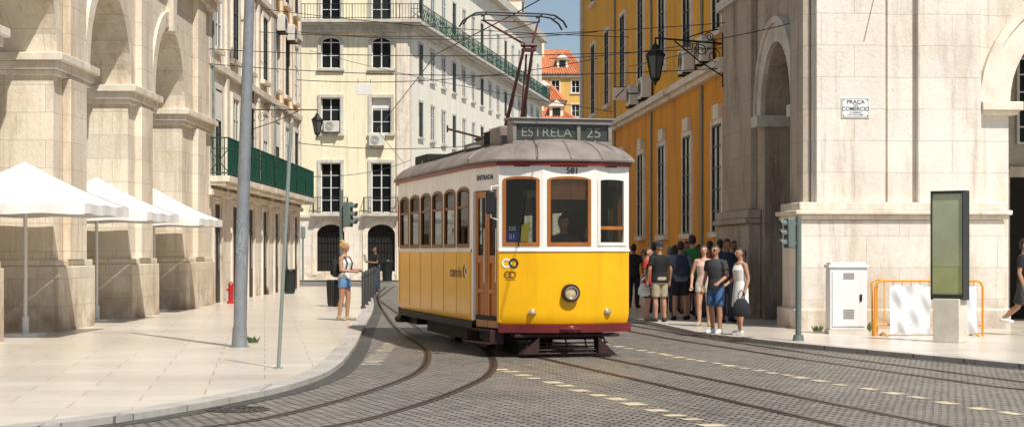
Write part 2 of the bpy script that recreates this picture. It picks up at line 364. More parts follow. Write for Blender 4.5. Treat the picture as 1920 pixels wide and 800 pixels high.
    if st=='cap':
        c=MB(K@hm); 
        rr=[[(r*.092*math.cos(a),-.005+r*.112*math.sin(a),z) for a in [2*PI*i/20 for i in range(20)]] for r,z in ((1.0,1.675),(1.0,1.70),(.85,1.745),(.5,1.772),(.1,1.778))]
        c.rings(rr); c.slab([(-.07,-.08),(.07,-.08),(.06,-.15),(.03,-.175),(-.03,-.175),(-.06,-.15)],1.675,1.684)
        c.build('cap',hc,root); hb=None
    if hb: hb.build('hair',hc,root)
    tc=top[0]; g=.017
    if tc:
        b=MB(K)
        hem={'tee':.86,'tank':.93,'crop':.96,'dress':.60,'shirt':.84}[tc]
        rr=[]
        if tc=='dress': rr+=[(0,.0,.56,.205,.165),(0,.0,.72,.195,.155)]
        else: rr.append((0,.004,hem,.172*fat,.13*fat))
        topz=1.40 if tc in('tank','dress') else 1.46
        for z,rx,ry,y in rows:
            if z>hem+.02 and z<=topz and (tc!='dress' or z>.85): rr.append((0,y-(max(z-.95,0))*lean,z,rx+g-(.028 if tc=='tank' and z>1.36 else 0),ry+g))
        if tc in('tee','shirt'): rr.append((0,.006-.52*lean,1.478,.076,.074))
        b.loft(rr)
        if tc in ('tank','dress'):
            for s in(1,-1): b.tube([lx((s*.095,-.085,1.34)),lx((s*.10,-.02,1.455)),lx((s*.095,.09,1.36))],.019,8)
        else:
            for s,sh,el,wr in arms:
                en=sh.lerp(el,.62)
                if tc=='shirt': b.tube([lx((s*.09,0,1.405)),sh,sh.lerp(el,.5),el,el.lerp(wr,.9)],[.064,.07,.064,.054,.042],12)
                else: b.tube([lx((s*.09,0,1.405)),sh,en],[.064,.071,.066],12)
        meshobj('dress' if tc=='dress' else 'shirt',remeshed(b,.013*k,2),top[1],root)
    if bottom[0]:
        b=MB(K); b.loft([(0,.004,.82,.15*fat,.115),(0,.006,.90,.18*fat,.132*fat),(0,.003,.985,.168*fat,.125*fat),(0,0,1.02,.158*fat,.115*fat)])
        for s,hp,kn,an,fd in legs:
            if bottom[0]=='shorts': b.tube([hp+Vector((0,0,.03)),hp.lerp(kn,.4),hp.lerp(kn,.88)],[.098,.100,.093],14)
            elif bottom[0]=='hotpants': b.tube([hp+Vector((0,0,.03)),hp.lerp(kn,.2),hp.lerp(kn,.42)],[.099,.103,.097],14)
            else: b.tube([hp+Vector((0,0,.03)),hp.lerp(kn,.4),kn,kn.lerp(an,.4),an+Vector((0,0,.0))],[.098,.092,.07,.07,.058],14)
        meshobj('shorts' if bottom[0]!='long' else 'trousers',remeshed(b,.013*k,2),bottom[1],root)
    for s,hp,kn,an,fd in legs:
        b=MB(K); b.tube([an+Vector((0,.055,-.045)),an+Vector((0,.01,-.025)),an+fd*.11+Vector((0,0,-.043)),an+fd*.20+Vector((0,0,-.055))],[.038,.05,.043,.027],10)
        me=b.mesh('shoe')
        for v in me.vertices: v.co.z=max(v.co.z,0.0 if an.z<.12 else -9)
        meshobj('shoe',me,shoe,root)
    return root
def backpack(label,X,Y,rot,k,m='c_bag'):
    t=thing('backpack',label,'backpack',(X,Y,.06),rot)
    b=MB(Matrix.Scale(k,4)); b.loft([(0,.20,.98,.10,.05),(0,.205,1.02,.14,.085),(0,.21,1.15,.15,.095),(0,.20,1.32,.14,.085),(0,.185,1.42,.10,.06),(0,.18,1.45,.05,.03)]); b.build('sack',m,t)
    b=MB(Matrix.Scale(k,4)); b.loft([(0,.285,1.02,.09,.03),(0,.30,1.08,.10,.04),(0,.29,1.18,.09,.03)]); b.build('pocket',m,t)
    for s in (1,-1):
        b=MB(Matrix.Scale(k,4)); b.tube([(s*.09,.16,1.42),(s*.115,.06,1.475),(s*.12,-.07,1.43),(s*.13,-.135,1.30),(s*.15,-.10,1.14),(s*.15,.14,1.04)],.017,6); b.build('strap',m,t)
    return t
GRP='people waiting at the corner of the stone building'
Y1=gY(600)
person('blonde woman in white tank top and denim shorts standing on the left pavement',at(646,Y1),Y1,R(70),1.70,sex='f',skin='s_tan',hair=('bun','h_blond'),top=('tank','c_white'),bottom=('hotpants','c_denim'),shoe='c_khaki',
       armL=((.24,-.04,1.12),(.12,-.28,1.12)),armR=((.24,-.03,1.12),(.13,-.27,1.10)),legL=((.09,-.05,.50),(.09,-.02,.085)),legR=((.10,.02,.5),(.11,.08,.085)),look=R(-5))
backpack('black backpack on the back of the blonde woman on the left pavement',at(646,Y1),Y1,R(70),.96)
ph=thing('mobile_phone','dark phone held by the blonde woman on the left pavement','phone',(at(646,Y1),Y1,.06),R(70))
b=MB(); b.box(-.035,.035,-.40,-.26,1.075,1.085); b.build('phone_case','black',ph)
b=MB(); b.box(-.031,.031,-.395,-.265,1.0855,1.087); b.build('phone_screen','dest',ph)
Y2=gY(547)
person('man in dark clothes holding a white paper far down the left pavement',at(704,Y2),Y2,R(-60),1.68,skin='s_brown',top=('tee','c_black'),bottom=('long','c_jean'),armL=((.25,-.05,1.13),(.12,-.30,1.16)),armR=((.25,-.05,1.13),(.1,-.3,1.16)))
pp=thing('paper','white sheet of paper held by the man far down the left pavement','paper',(at(704,Y2),Y2,.06),R(-60)); b=MB(); b.quad((-.13,-.40,1.13),(.13,-.40,1.13),(.13,-.46,1.40),(-.13,-.46,1.40)); b.build('sheet','white',pp)
walkL=((.10,-.10,.50),(.10,-.02,.085))
folk=[
 ('person in black standing alone in shade left of the corner group',1188,47,R(160),1.70,dict(skin='s_brown',top=('tee','c_black'),bottom=('long','c_black'))),
 ('woman in red top looking sideways at the left end of the corner group',1214,38.2,R(80),1.58,dict(sex='f',skin='s_light',hair=('tail','h_brown'),top=('tee','c_red'),bottom=('shorts','c_grey'),shoe='c_khaki',armL=((.22,-.06,1.12),(.16,-.25,1.0)))),
 ('man in black shirt, cap and khaki shorts with his back turned',1237,37.6,R(200),1.70,dict(skin='s_tan',hair=('cap','c_navy'),top=('tee','c_black'),bottom=('shorts','c_khaki'),shoe='c_grey',fat=1.12)),
 ('woman in blue top behind the man in khaki shorts',1255,40.0,R(170),1.60,dict(sex='f',skin='s_light',hair=('short','h_grey'),top=('tee','c_blue'),bottom=('long','c_jean'))),
 ('man with navy backpack seen from behind in the corner group',1276,38.6,R(185),1.72,dict(skin='s_tan',hair=('short','h_dark'),top=('tee','c_slate'),bottom=('shorts','c_black'),legL=((.12,-.02,.5),(.14,.03,.085)))),
 ('man in green t-shirt seen from behind',1298,38.9,R(190),1.86,dict(skin='s_light',hair=('short','h_dark'),top=('tee','c_green'),bottom=('shorts','c_navy'))),
 ('long-haired woman in pink sleeveless top facing the camera',1320,35.4,R(-12),1.63,dict(sex='f',skin='s_light',hair=('long','h_brown'),top=('tank','c_pink'),bottom=('hotpants','c_cream'),shoe='c_khaki',armL=((.24,.0,1.13),(.20,-.18,.94)))),
 ('man in charcoal t-shirt, sunglasses and blue shorts at the kerb',1342,32.1,R(-40),1.62,dict(skin='s_tan',hair=('short','h_dark'),top=('tee','c_grey'),bottom=('shorts','c_shblue'),shoe='c_white',glasses=True,armL=((.27,.0,1.14),(.22,-.2,1.02)),legL=((.12,-.06,.5),(.13,-.05,.085)),legR=((.11,.0,.5),(.12,.08,.085)))),
 ('man in navy clothes half hidden behind the man in blue shorts',1363,37.4,R(20),1.76,dict(skin='s_brown',hair=('short','h_dark'),top=('tee','c_navy'),bottom=('long','c_jean'))),
 ('woman in black with dark hair between the green shirt and the pink top',1310,41.0,R(150),1.66,dict(sex='f',skin='s_tan',hair=('long','h_dark'),top=('tee','c_black'),bottom=('long','c_black'))),
 ('woman in short white dress carrying a black bag at the kerb',1388,31.7,R(-65),1.57,dict(sex='f',skin='s_tan',hair=('tail','h_dark'),top=('dress','c_white'),bottom=(None,None),shoe='c_white',armL=((.22,.05,1.12),(.24,-.03,.90)),armR=((.20,-.02,1.13),(.14,-.22,1.02)),legL=((.09,-.05,.5),(.09,-.06,.085)),legR=((.09,.0,.5),(.1,.06,.085)))),
 ('dark-haired man in grey t-shirt deep in the shade behind the white dress',1376,40.5,R(10),1.74,dict(skin='s_brown',hair=('short','h_dark'),top=('tee','c_grey'),bottom=('shorts','c_navy'))),
 ('man in teal t-shirt in shade between the red top and the black capped man',1226,43.0,R(200),1.72,dict(skin='s_tan',top=('tee','c_teal'),bottom=('long','c_jean'))),
 ('woman in black top in shade behind the navy backpack',1266,43.5,R(165),1.66,dict(sex='f',skin='s_tan',hair=('long','h_dark'),top=('tee','c_black'),bottom=('long','c_jean'))),
 ('man in bright blue t-shirt in shade behind the backpack and the green shirt',1287,42.2,R(30),1.74,dict(skin='s_brown',top=('tee','c_blue'),bottom=('shorts','c_black'))),
 ('man in dark red t-shirt in shade behind the pink top',1331,40.2,R(195),1.74,dict(skin='s_brown',top=('tee','c_red'),bottom=('long','c_jean'))),
 ('man in black t-shirt in deep shade behind the charcoal t-shirt',1350,41.8,R(150),1.78,dict(skin='s_tan',top=('tee','c_black'),bottom=('long','c_black'))),
]
for lb,px,Y,rot,h,kw in folk: person(lb,at(px,Y),Y,rot,h,group=GRP,**kw)
backpack('navy backpack on the man seen from behind in the corner group',at(1276,38.6),38.6,R(185),.98,'c_navy')
person('person stepping out of frame at the right edge in white trainers',at(1921,31.5),31.5,R(60),1.72,skin='s_tan',top=('tee','c_black'),bottom=('shorts','c_grey'),shoe='c_white',legL=walkL,legR=((.10,.10,.52),(.10,.36,.30)))
def handbag(label,px,Y,z,m,s=1.0):
    t=thing('handbag',label,'bag',(at(px,Y),Y,z)); b=MB(Matrix.Scale(s,4)); b.loft([(0,0,0,.10,.05),(0,0,.05,.16,.08),(0,0,.2,.15,.075),(0,0,.30,.09,.04),(0,0,.32,.05,.02)]); b.build('sack',m,t)
    b=MB(Matrix.Scale(s,4)); b.tube([(-.06,0,.30),(-.05,0,.42),(0,0,.47),(.05,0,.42),(.06,0,.30)],.010,6); b.build('handle',m,t)
handbag('black bag hanging from the hand of the woman in the white dress',1390,31.35,.40,'c_bag')
handbag('white shoulder bag at the hip of the woman in the red top',1208,37.9,.60,'c_white',.85)
# ------------------------------------------------------------------ facade helpers
def wall(mb,x0,x1,z0,z1,ops,y=0.,d=.3):
    xs=sorted({x0,x1,*[min(max(c,x0),x1) for o in ops for c in o[:2]]}); zs=sorted({z0,z1,*[min(max(c,z0),z1) for o in ops for c in o[2:4]]})
    for i in range(len(xs)-1):
        for j in range(len(zs)-1):
            cx=(xs[i]+xs[i+1])/2; cz=(zs[j]+zs[j+1])/2
            if any(o[0]<cx<o[1] and o[2]<cz<o[3] for o in ops): continue
            mb.quad((xs[i],y,zs[j]),(xs[i+1],y,zs[j]),(xs[i+1],y,zs[j+1]),(xs[i],y,zs[j+1]))
    for o in ops:
        a,bb,c,e=o[:4]; rise=o[4] if len(o)>4 else 0; sp=e-rise
        mb.quad((a,y,c),(a,y+d,c),(a,y+d,sp),(a,y,sp)); mb.quad((bb,y,c),(bb,y,sp),(bb,y+d,sp),(bb,y+d,c)); mb.quad((a,y,c),(bb,y,c),(bb,y+d,c),(a,y+d,c))
        if not rise: mb.quad((a,y,e),(a,y+d,e),(bb,y+d,e),(bb,y,e))
        else:
            n=16; pts=[((a+bb)/2-(bb-a)/2*math.cos(PI*i/n),sp+rise*math.sin(PI*i/n)) for i in range(n+1)]
            for p,q in zip(pts,pts[1:]):
                mb.quad((p[0],y,p[1]),(p[0],y+d,p[1]),(q[0],y+d,q[1]),(q[0],y,q[1]))
                mb.quad((p[0],y,p[1]),(q[0],y,q[1]),(q[0],y,e),(p[0],y,e))
def archband(mb,cx,zs,r0,r1,rise0,rise1,y0,y1,n=18):
    for i in range(n):
        P=[]
        for t in (PI*i/n,PI*(i+1)/n):
            for (r,ri) in ((r0,rise0),(r1,rise1)): P.append((cx-r*math.cos(t),zs+ri*math.sin(t)))
        a,bq,c,d=P
        mb.add([(a[0],y0,a[1]),(bq[0],y0,bq[1]),(d[0],y0,d[1]),(c[0],y0,c[1]),(a[0],y1,a[1]),(bq[0],y1,bq[1]),(d[0],y1,d[1]),(c[0],y1,c[1])],[(0,1,2,3),(1,5,6,2),(0,3,7,4)])
def win(parent,x0,x1,z0,z1,y=.18,cols=2,rows=3,fm='win_white',gm='glass',rise=0,sur='trim',M4=None,name='window',blind=None,sw=.17,w=.055,sill=True):
    f=MB(M4); sp=z1-rise
    f.box(x0,x0+w,y,y+.05,z0,sp); f.box(x1-w,x1,y,y+.05,z0,sp); f.box(x0+w,x1-w,y+.001,y+.05,z0,z0+w)
    if rise:
        archband(f,(x0+x1)/2,sp,(x1-x0)/2-w,(x1-x0)/2,rise-w*.8,rise,y,y+.05)
        if rows>1: f.box(x0+w,x1-w,y+.002,y+.05,sp-w/2,sp+w/2)
    else: f.box(x0+w,x1-w,y+.001,y+.05,z1-w,z1)
    for i in range(1,cols): xc=x0+(x1-x0)*i/cols; f.box(xc-w*.55,xc+w*.55,y+.003,y+.05,z0+w,z1-w-rise*.1)
    for j in range(1,rows): zc=z0+(sp-z0)*j/rows; f.box(x0+w,x1-w,y+.006,y+.045,zc-w*.3,zc+w*.3)
    o=f.build(name,fm,parent)
    g=MB(M4); g.quad((x0,y+.03,z0),(x1,y+.03,z0),(x1,y+.03,z1),(x0,y+.03,z1)); g.build('pane',gm,o)
    if sur:
        s=MB(M4)
        s.box(x0-sw,x0-.002,-.05,.03,z0,sp); s.box(x1+.002,x1+sw,-.05,.03,z0,sp)
        if rise: archband(s,(x0+x1)/2,sp,(x1-x0)/2+.002,(x1-x0)/2+sw,rise,rise+sw,-.05,.03)
        else: s.box(x0-sw,x1+sw,-.055,.03,z1+.002,z1+sw)
        if sill: s.box(x0-sw-.05,x1+sw+.05,-.12,.04,z0-.13,z0-.002)
        s.build('surround',sur,o)
    if blind:
        s=MB(M4); s.quad((x0+w,y-.01,z1-(z1-z0)*blind),(x1-w,y-.01,z1-(z1-z0)*blind),(x1-w,y-.01,z1-w),(x0+w,y-.01,z1-w)); s.build('shade','white',o)
    return o
def balcony(parent,x0,x1,z,hgt,proj,mt,M4=None,step=.13,slab='trim',lattice=False):
    s=MB(M4); s.box(x0,x1,-proj,-.001,z-.16,z); s.box(x0+.05,x1-.05,-proj+.12,-.002,z-.26,z-.1601); o=s.build('balcony',slab,parent)
    r=MB(M4); y=-proj+.05
    def seg(a,b):
        a=Vector(a);b=Vector(b); L=(b-a).length; n=max(1,int(L/step))
        for zt in (z+.08,z+hgt): r.tube([a+Vector((0,0,zt)),b+Vector((0,0,zt))],.02,5)
        if lattice: r.tube([a+Vector((0,0,z+hgt*.72)),b+Vector((0,0,z+hgt*.72))],.016,5)
        for i in range(n+1):
            p=a.lerp(b,i/n); r.tube([p+Vector((0,0,z)),p+Vector((0,0,z+hgt))],.011 if i%8 else .022,4)
        if lattice:
            m=max(1,int(L/.5))
            for i in range(m):
                p=a.lerp(b,i/m); q=a.lerp(b,(i+1)/m)
                r.tube([p+Vector((0,0,z+.1)),q+Vector((0,0,z+hgt*.7))],.014,4); r.tube([p+Vector((0,0,z+hgt*.7)),q+Vector((0,0,z+.1))],.014,4)
    seg((x0+.05,y,0),(x1-.05,y,0)); seg((x0+.05,-.02,0),(x0+.05,y,0)); seg((x1-.05,-.02,0),(x1-.05,y,0))
    r.build('railing',mt,o); return o
def acunit(label,loc,rot,s=1.0):
    t=thing('air_conditioner',label,'air conditioner',loc,rot,'air conditioners on the facades')
    b=MB(); b.box(-.42*s,.42*s,-.34,-.04,0,.6*s); b.build('casing','acbeige',t,.02)
    b=MB(); 
    for r in (.08,.15,.22): b.disc((-.1*s,0,.3*s),r*s-.008,r*s+.008,-.352,-.338)
    b.build('fan_grille','black',t)
    boxes('bracket','iron',t,[(-.36*s,-.31*s,-.36,0,-.06,-.002),(.31*s,.36*s,-.36,0,-.06,-.002)])
# ------------------------------------------------------------------ ground
def cr(pts,n=8):
    out=[]; P=[pts[0]]+list(pts)+[pts[-1]]
    for i in range(1,len(P)-2):
        p0,p1,p2,p3=[Vector(p) for p in P[i-1:i+3]]
        for j in range(n):
            t=j/n; q=.5*((2*p1)+(-p0+p2)*t+(2*p0-5*p1+4*p2-p3)*t*t+(-p0+3*p1-3*p2+p3)*t**3); out.append((q.x,q.y))
    out.append(tuple(pts[-1])); return out
b=MB(); b.quad((-400,-60,0),(400,-60,0),(400,900,0),(-400,900,0)); struct(b.build('road','cobble',smooth=False))
def offset(path,d):
    res=[]
    for i,p in enumerate(path):
        a=Vector(path[max(i-1,0)]); c=Vector(path[min(i+1,len(path)-1)]); t=(c-a).normalized(); n=Vector((-t.y,t.x)); res.append((p[0]+n.x*d,p[1]+n.y*d))
    return res
def ribbon(mb,path,d0,d1,z,th=0):
    A=offset(path,d0);B=offset(path,d1)
    for i in range(len(path)-1): mb.quad((*A[i],z),(*A[i+1],z),(*B[i+1],z),(*B[i],z))
    if th:
        for i in range(len(path)-1):
            mb.quad((*A[i],z-th),(*A[i+1],z-th),(*A[i+1],z),(*A[i],z)); mb.quad((*B[i],z-th),(*B[i+1],z-th),(*B[i+1],z),(*B[i],z))
kl=cr([(-14,5.5),(-9,9),(-5.6,12.9),(-3.76,15.6),(-2.75,18.5),(-2.36,20.9),(-2.30,23.5),(-2.5,28),(-2.78,32.4),(-3.9,49.7),(-5.9,72),(-6.6,75.5),(-8.2,76.6)],8)
inner=offset(kl,.28)
b=MB(); b.add([(x,y,.06) for x,y in inner+[(-40,76.6),(-40,5.5)]],[tuple(range(len(inner)+2))]); struct(b.build('pavement','paving',smooth=False))
b=MB(); ribbon(b,kl,0,.28,.066,.07); struct(b.build('kerb','kerb',smooth=False))
b=MB(); ribbon(b,kl,-.22,0,.004); struct(b.build('gutter','gutter',smooth=False))
kr=[(16,14),(9.6,19.5),(6.8,23.3),(4.62,28.7),(3.5,32.2),(2.72,40),(1.9,58),(1.0,76.5)]
b=MB(); ib=offset(kr,-.2); b.add([(x,y,.06) for x,y in ib+[(40,76.5),(40,14)]],[tuple(range(len(ib)+2))]); struct(b.build('pavement','paving',smooth=False))
b=MB(); ribbon(b,kr,-.2,0,.066,.07); struct(b.build('kerb','kerb',smooth=False))
b=MB(); ribbon(b,kr,0,.16,.004); struct(b.build('gutter','gutter',smooth=False))
b=MB(); b.add([(x,y,.06) for x,y in [(-40,93.3),(-5.0,93.3),(-3.6,95),(4,148),(-40,148)]],[(0,1,2,3,4)]); struct(b.build('pavement','paving',smooth=False))
TX,TY=.85,25.8; TA=R(14); c14,s14=math.cos(TA),math.sin(TA)
def tw(x,y,z=0): return (TX+x*c14-y*s14,TY+x*s14+y*c14,z)
def rail(label,path):
    t=thing('tram_rail',label,'rail',(0,0,0),0,'tram rails set in the cobbles')
    b=MB(); ribbon(b,path,-.070,-.020,.006); b.build('rail_head','rail',t,smooth=False)
    b=MB(); ribbon(b,path,-.020,.022,.004); b.build('groove','groove',t,smooth=False)
    b=MB(); ribbon(b,path,.022,.046,.005); b.build('check_rail','rail',t,smooth=False)
ra=cr([(-4.6,13.2),(-2.66,15.7),(-1.94,17.8),(-1.44,20.6),(-1.22,22.9),(-1.25,25.8),(-1.5,29),(-2.6,38),(-4.6,60),(-5.6,78)],8)
rb=offset(ra,-.94)
rail('curved left rail of the track bending toward the lower left',ra); rail('curved right rail bending toward the lower left under the tram',rb)
for s,l in ((-.45,'straight left rail running out under the tram front'),(.45,'straight right rail running out under the tram front')):
    rail(l,[tw(s,-16)[:2],tw(s,-8)[:2],tw(s,0)[:2],tw(s,9)[:2],(-4.0+s,58),(-4.9+s,80)])
rd=[(8.9,13.5),(5.95,20.5),(4.5,26),(3.35,31),(2.35,36.5),(1.4,44),(-.6,70)]
rail('left rail of the far track beside the right pavement',offset(rd,.45)); rail('right rail of the far track beside the right pavement',offset(rd,-.25))
def dashes(name,a,bq,L,gap,w,mt):
    a=Vector(a);bq=Vector(bq); d=(bq-a); n=d.length; d/=n; pn=Vector((-d.y,d.x)); m=MB(); s=0
    while s<n:
        LL=L*random.uniform(.6,1.15); p=a+d*s; q=a+d*(s+LL); o=pn*random.uniform(-.03,.03); w2=w*random.uniform(.75,1.15)
        m.quad(*[(v.x,v.y,.005) for v in (p-pn*w2+o,q-pn*w2*.9+o,q+pn*w2+o+d*.03,p+pn*w2*.9+o)]); s+=LL+gap*random.uniform(.6,1.5)
    struct(m.build(name,mt,smooth=False))
dashes('road_marking',(-.15,23.3),(2.4,13.4),.28,.34,.10,'palestone')
dashes('road_marking',(1.55,29.5),(5.4,14.5),.30,.26,.08,'palestone')
dashes('road_marking',(-1.95,24.2),(-2.1,34),.18,.14,.13,'fadedstone')
t=thing('manhole_cover','round iron manhole cover in the cobbles at lower left','manhole cover',(at(445,17.3),17.3,0))
b=MB(); b.rings([[(.32*math.cos(2*PI*i/32),.32*math.sin(2*PI*i/32),z) for i in range(32)] for z in(.0,.006)]); b.build('cover','rail',t)
b=MB()
for r0 in (.10,.17,.24,.30): b.rings([[(r*math.cos(2*PI*i/32),r*math.sin(2*PI*i/32),z) for i in range(32)] for r,z in ((r0-.012,.006),(r0-.012,.012),(r0+.012,.012),(r0+.012,.006))],False,False)
b.build('tread_ring','gutter',t)
def weed(label,px,Y,n,h):
    b=MB()
    for i in range(n):
        a=random.uniform(0,2*PI); r=random.uniform(0,.10); x=r*math.cos(a); y=r*math.sin(a)*.5; L=h*random.uniform(.5,1); dx=math.cos(a)*L*.5; w=random.uniform(.008,.016)
        b.add([(x-w,y,0),(x+w,y,0),(x+dx*.5+w*1.3,y,L*.6),(x+dx*.5-w*1.3,y+.01,L*.6),(x+dx,y,L)],[(0,1,2,3),(3,2,4)])
    o=b.build('weed','weed'); o.location=(at(px,Y),Y,.06); tag(o,label,'weed')
weed('small green weed tuft beside the white utility cabinet',1622,33.1,36,.2); weed('small green weed tuft at the foot of the thick grey lamp post',472,28.9,24,.12); weed('small green weed tuft left of the white utility cabinet',1535,33.2,20,.12)
# ------------------------------------------------------------------ LEFT ARCADE
LX=-8.6
t=thing('arcade_building','pale limestone arcade building with tall round arches along the left pavement','building',(LX,26,0),PI/2)
ops=[(-3.2,.5,0,7.1,1.85),(3.2,7.0,0,7.15,1.9),(9.6,13.4,0,7.15,1.9),(16.1,19.9,0,7.15,1.9)]
b=MB(); wall(b,-6,24,0,13,ops,0,1.0); b.quad((24,0,0),(24,14,0),(24,14,13),(24,0,13)); b.quad((-6,0,13),(24,0,13),(24,14,13),(-6,14,13)); b.build('wall','lime',t,smooth=False)
b=MB(); b.quad((-6,4.6,0),(24,4.6,0),(24,4.6,8),(-6,4.6,8)); b.quad((-6,1.0,7.7),(24,1.0,7.7),(24,4.6,7.7),(-6,4.6,7.7)); b.quad((-6,1,7),(24,1,7),(24,1,7.7),(-6,1,7.7)); b.build('arcade_back_wall','lime',t,smooth=False)
piers=[(.5,3.2),(7.0,9.6),(13.4,16.1),(19.9,24)]
for a,c in piers:
    b=MB(); b.box(a-.12,c+.12,-.14,1.12,0,1.28); b.box(a-.08,c+.08,-.10,1.08,1.2801,1.40); b.build('plinth','lime',t,.02)
    b=MB(); b.box(a-.07,c+.07,-.07,1.07,4.86,4.96); b.box(a-.13,c+.13,-.13,1.13,4.9601,5.12); b.box(a-.22,c+.22,-.22,1.2,5.1201,5.27); b.build('impost','trim',t,.015)
for a,c,_,e,r in ops:
    b=MB(); archband(b,(a+c)/2,e-r,(c-a)/2+.002,(c-a)/2+.38,r+.002,r+.38,-.07,.02,24); b.build('archivolt','lime',t)
    b=MB(); xm=(a+c)/2; b.prism([(xm-.17,e-.12),(xm+.17,e-.12),(xm+.27,e+.75),(xm-.27,e+.75)],-.18,.3); b.build('keystone','trim',t,.02)
for a,c in piers:
    xm=(a+c)/2; boxes('pilaster','lime',t,[(xm-.62,xm+.62,-.16,-.002,1.405,4.85),(xm-.62,xm+.62,-.16,-.002,5.275,13)],None,.01)
boxes('string_course','trim',t,[(-6,24.1,-.35,0,8.6,8.85),(-6,24.1,-.22,-.001,8.35,8.598)])
for wx in (5.1,11.5,18.0): win(t,wx-.8,wx+.8,9.6,12.2,y=-.02,sur='trim',name='window')
# ------------------------------------------------------------------ LEFT WHITE + OCHRE BUILDINGS
def townhouse(label,y0,L,wallm,ncol,split):
    t=thing('townhouse',label,'building',(LX-.05,y0,0),PI/2)
    ops=[];pitch=L/ncol
    xs=[pitch*(i+.5) for i in range(ncol)]
    for x in xs:
        ops+= [(x-.62,x+.62,0,2.95),(x-.55,x+.55,3.75,6.3),(x-.55,x+.55,7.5,9.7),(x-.55,x+.55,11.0,13.1),(x-.5,x+.5,14.4,16.2)]
    lo=[o for o in ops if o[2]==0]; mid=[o for o in ops if 0<o[2]<split]; up=[o for o in ops if o[2]>=split]
    b=MB(); wall(b,0,L,0,3.3,lo,0,.35); b.build('ground_floor_wall','lime2',t,smooth=False)
    b=MB(); wall(b,0,L,3.3,split,mid,.04,.3); b.build('first_floor_wall','white_pl',t,smooth=False)
    b=MB(); wall(b,0,L,split,18,up,.04,.3); b.quad((0,.04,18),(L,.04,18),(L,10,18),(0,10,18)); b.quad((L,.04,0),(L,10,0),(L,10,18),(L,.04,18)); b.build('wall',wallm,t,smooth=False)
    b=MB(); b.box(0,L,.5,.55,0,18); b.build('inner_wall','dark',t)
    boxes('string_course','trim',t,[(-.05,L,-.14,.04,3.18,3.34),(0,L,-.10,.04,split-.12,split+.08)])
    boxes('cornice','trim',t,[(0,L,-.12,.04,10.1,10.3),(0,L,-.5,.04,17.4,18.1)])
    for i,x in enumerate(xs):
        d=MB(); d.box(x-.6,x-.02,.02,.08,0,2.25); d.box(x+.02,x+.6,.02,.08,0,2.25); d.box(x-.6,x+.6,.03,.07,2.3,2.93); o=d.build('door','doorwood',t)
        boxes('door_pane','glass',o,[(x-.45,x-.15,.008,.019,1.0,2.1),(x+.15,x+.45,.008,.019,1.0,2.1)])
        s=MB(); s.box(x-.80,x-.622,-.05,.02,0,3.0); s.box(x+.622,x+.80,-.05,.02,0,3.0); s.box(x-.8,x+.8,-.055,.02,3.002,3.15); s.build('door_surround','trim',o)
        win(t,x-.55,x+.55,3.75,6.3,y=-.025,cols=2,rows=4,fm='win_white' if i%2 else 'win_dark',blind=.35 if i%3==0 else None,sill=False)
        win(t,x-.55,x+.55,7.5,9.7,y=-.025,cols=2,rows=3,fm='win_dark' if i%2 else 'win_white',sur='trim'); win(t,x-.55,x+.55,11.0,13.1,y=-.025,cols=2,rows=3,fm='win_dark')
        win(t,x-.5,x+.5,14.4,16.2,y=-.025,cols=2,rows=3)
        balcony(t,x-pitch*.47,x+pitch*.47,3.72,1.08,.62,'green',step=.11,lattice=True)
    for x in [pitch*i for i in range(ncol+1)]:
        b=MB(); x=min(max(x,.2),L-.2); b.box(x-.2,x+.2,-.06,.03,3.345,17.39); b.build('wall_pilaster','trim',t)
    b=MB(); b.tube([(.55,-.06,3.4),(.55,-.06,17.3)],.05,8); b.build('drainpipe','galv',t)
    return t
townhouse('pale plaster townhouse with green balcony railings past the left arcade',50.0,13.2,'white_pl',4,7.0)
townhouse('townhouse with ochre upper floors at the far end of the left pavement',63.2,8.6,'ochre_left',3,7.0)
for i,(y,z,l) in enumerate(((64.6,9.9,'beige air conditioner on the ochre left house, nearer of two'),(67.5,9.9,'beige air conditioner on the ochre left house, farther of two'))): acunit(l,(LX-.02,y,z-.3),PI/2)
for i,(y,z) in enumerate(((52.3,10.35),(55.4,10.35))):
    t=thing('wall_lamp',('slim grey wall floodlight on the left white house, nearer one','slim grey wall floodlight on the left white house, farther one')[i],'lamp',(LX,y,z),PI/2,'floodlights on the left white house')
    b=MB(); b.tube([(0,0,0),(0,-.5,.25),(0,-1.1,.45)],.025,6); b.build('arm','steel',t); b=MB(); b.box(-.14,.14,-1.4,-1.05,.38,.52); b.build('lamp_head','whitebox',t,.02)
# ------------------------------------------------------------------ CREAM CORNER BUILDING
t=thing('corner_building','cream corner building with stone window surrounds closing the street','building',(-5.67,96,0),0)
SM=Matrix.Rotation(PI/2-math.atan(.159),4,'Z')
cols=[-4.22,-1.46,-7.0,-9.8]
ops=[]
for x in cols: ops+=[(x-.75,x+.75,.5,3.05,.55),(x-.55,x+.55,3.7,6.4),(x-.53,x+.53,8.0,9.95),(x-.53,x+.53,11.55,13.25,.28),(x-.53,x+.53,14.2,16.5)]
b=MB(); wall(b,-14,0,0,3.45,[o for o in ops if o[2]<1],0,.4); b.build('ground_floor_wall','lime2',t,smooth=False)
b=MB(); wall(b,-14,0,3.45,19.5,[o for o in ops if o[2]>1],.03,.35); b.build('wall','cream',t,smooth=False)
LS=52.0; sx=[3.2+3.3*i for i in range(15)]
sops=[]
for x in sx: sops+=[(x-.55,x+.55,.3,3.0),(x-.55,x+.55,4.0,6.3),(x-.53,x+.53,8.0,9.95),(x-.53,x+.53,11.4,13.2),(x-.53,x+.53,14.9,16.9)]
b=MB(SM); wall(b,0,LS,0,19.5,sops,.0,.35); b.quad((LS,0,0),(LS,14,0),(LS,14,19.5),(LS,0,19.5)); b.build('side_wall','creampale',t,smooth=False)
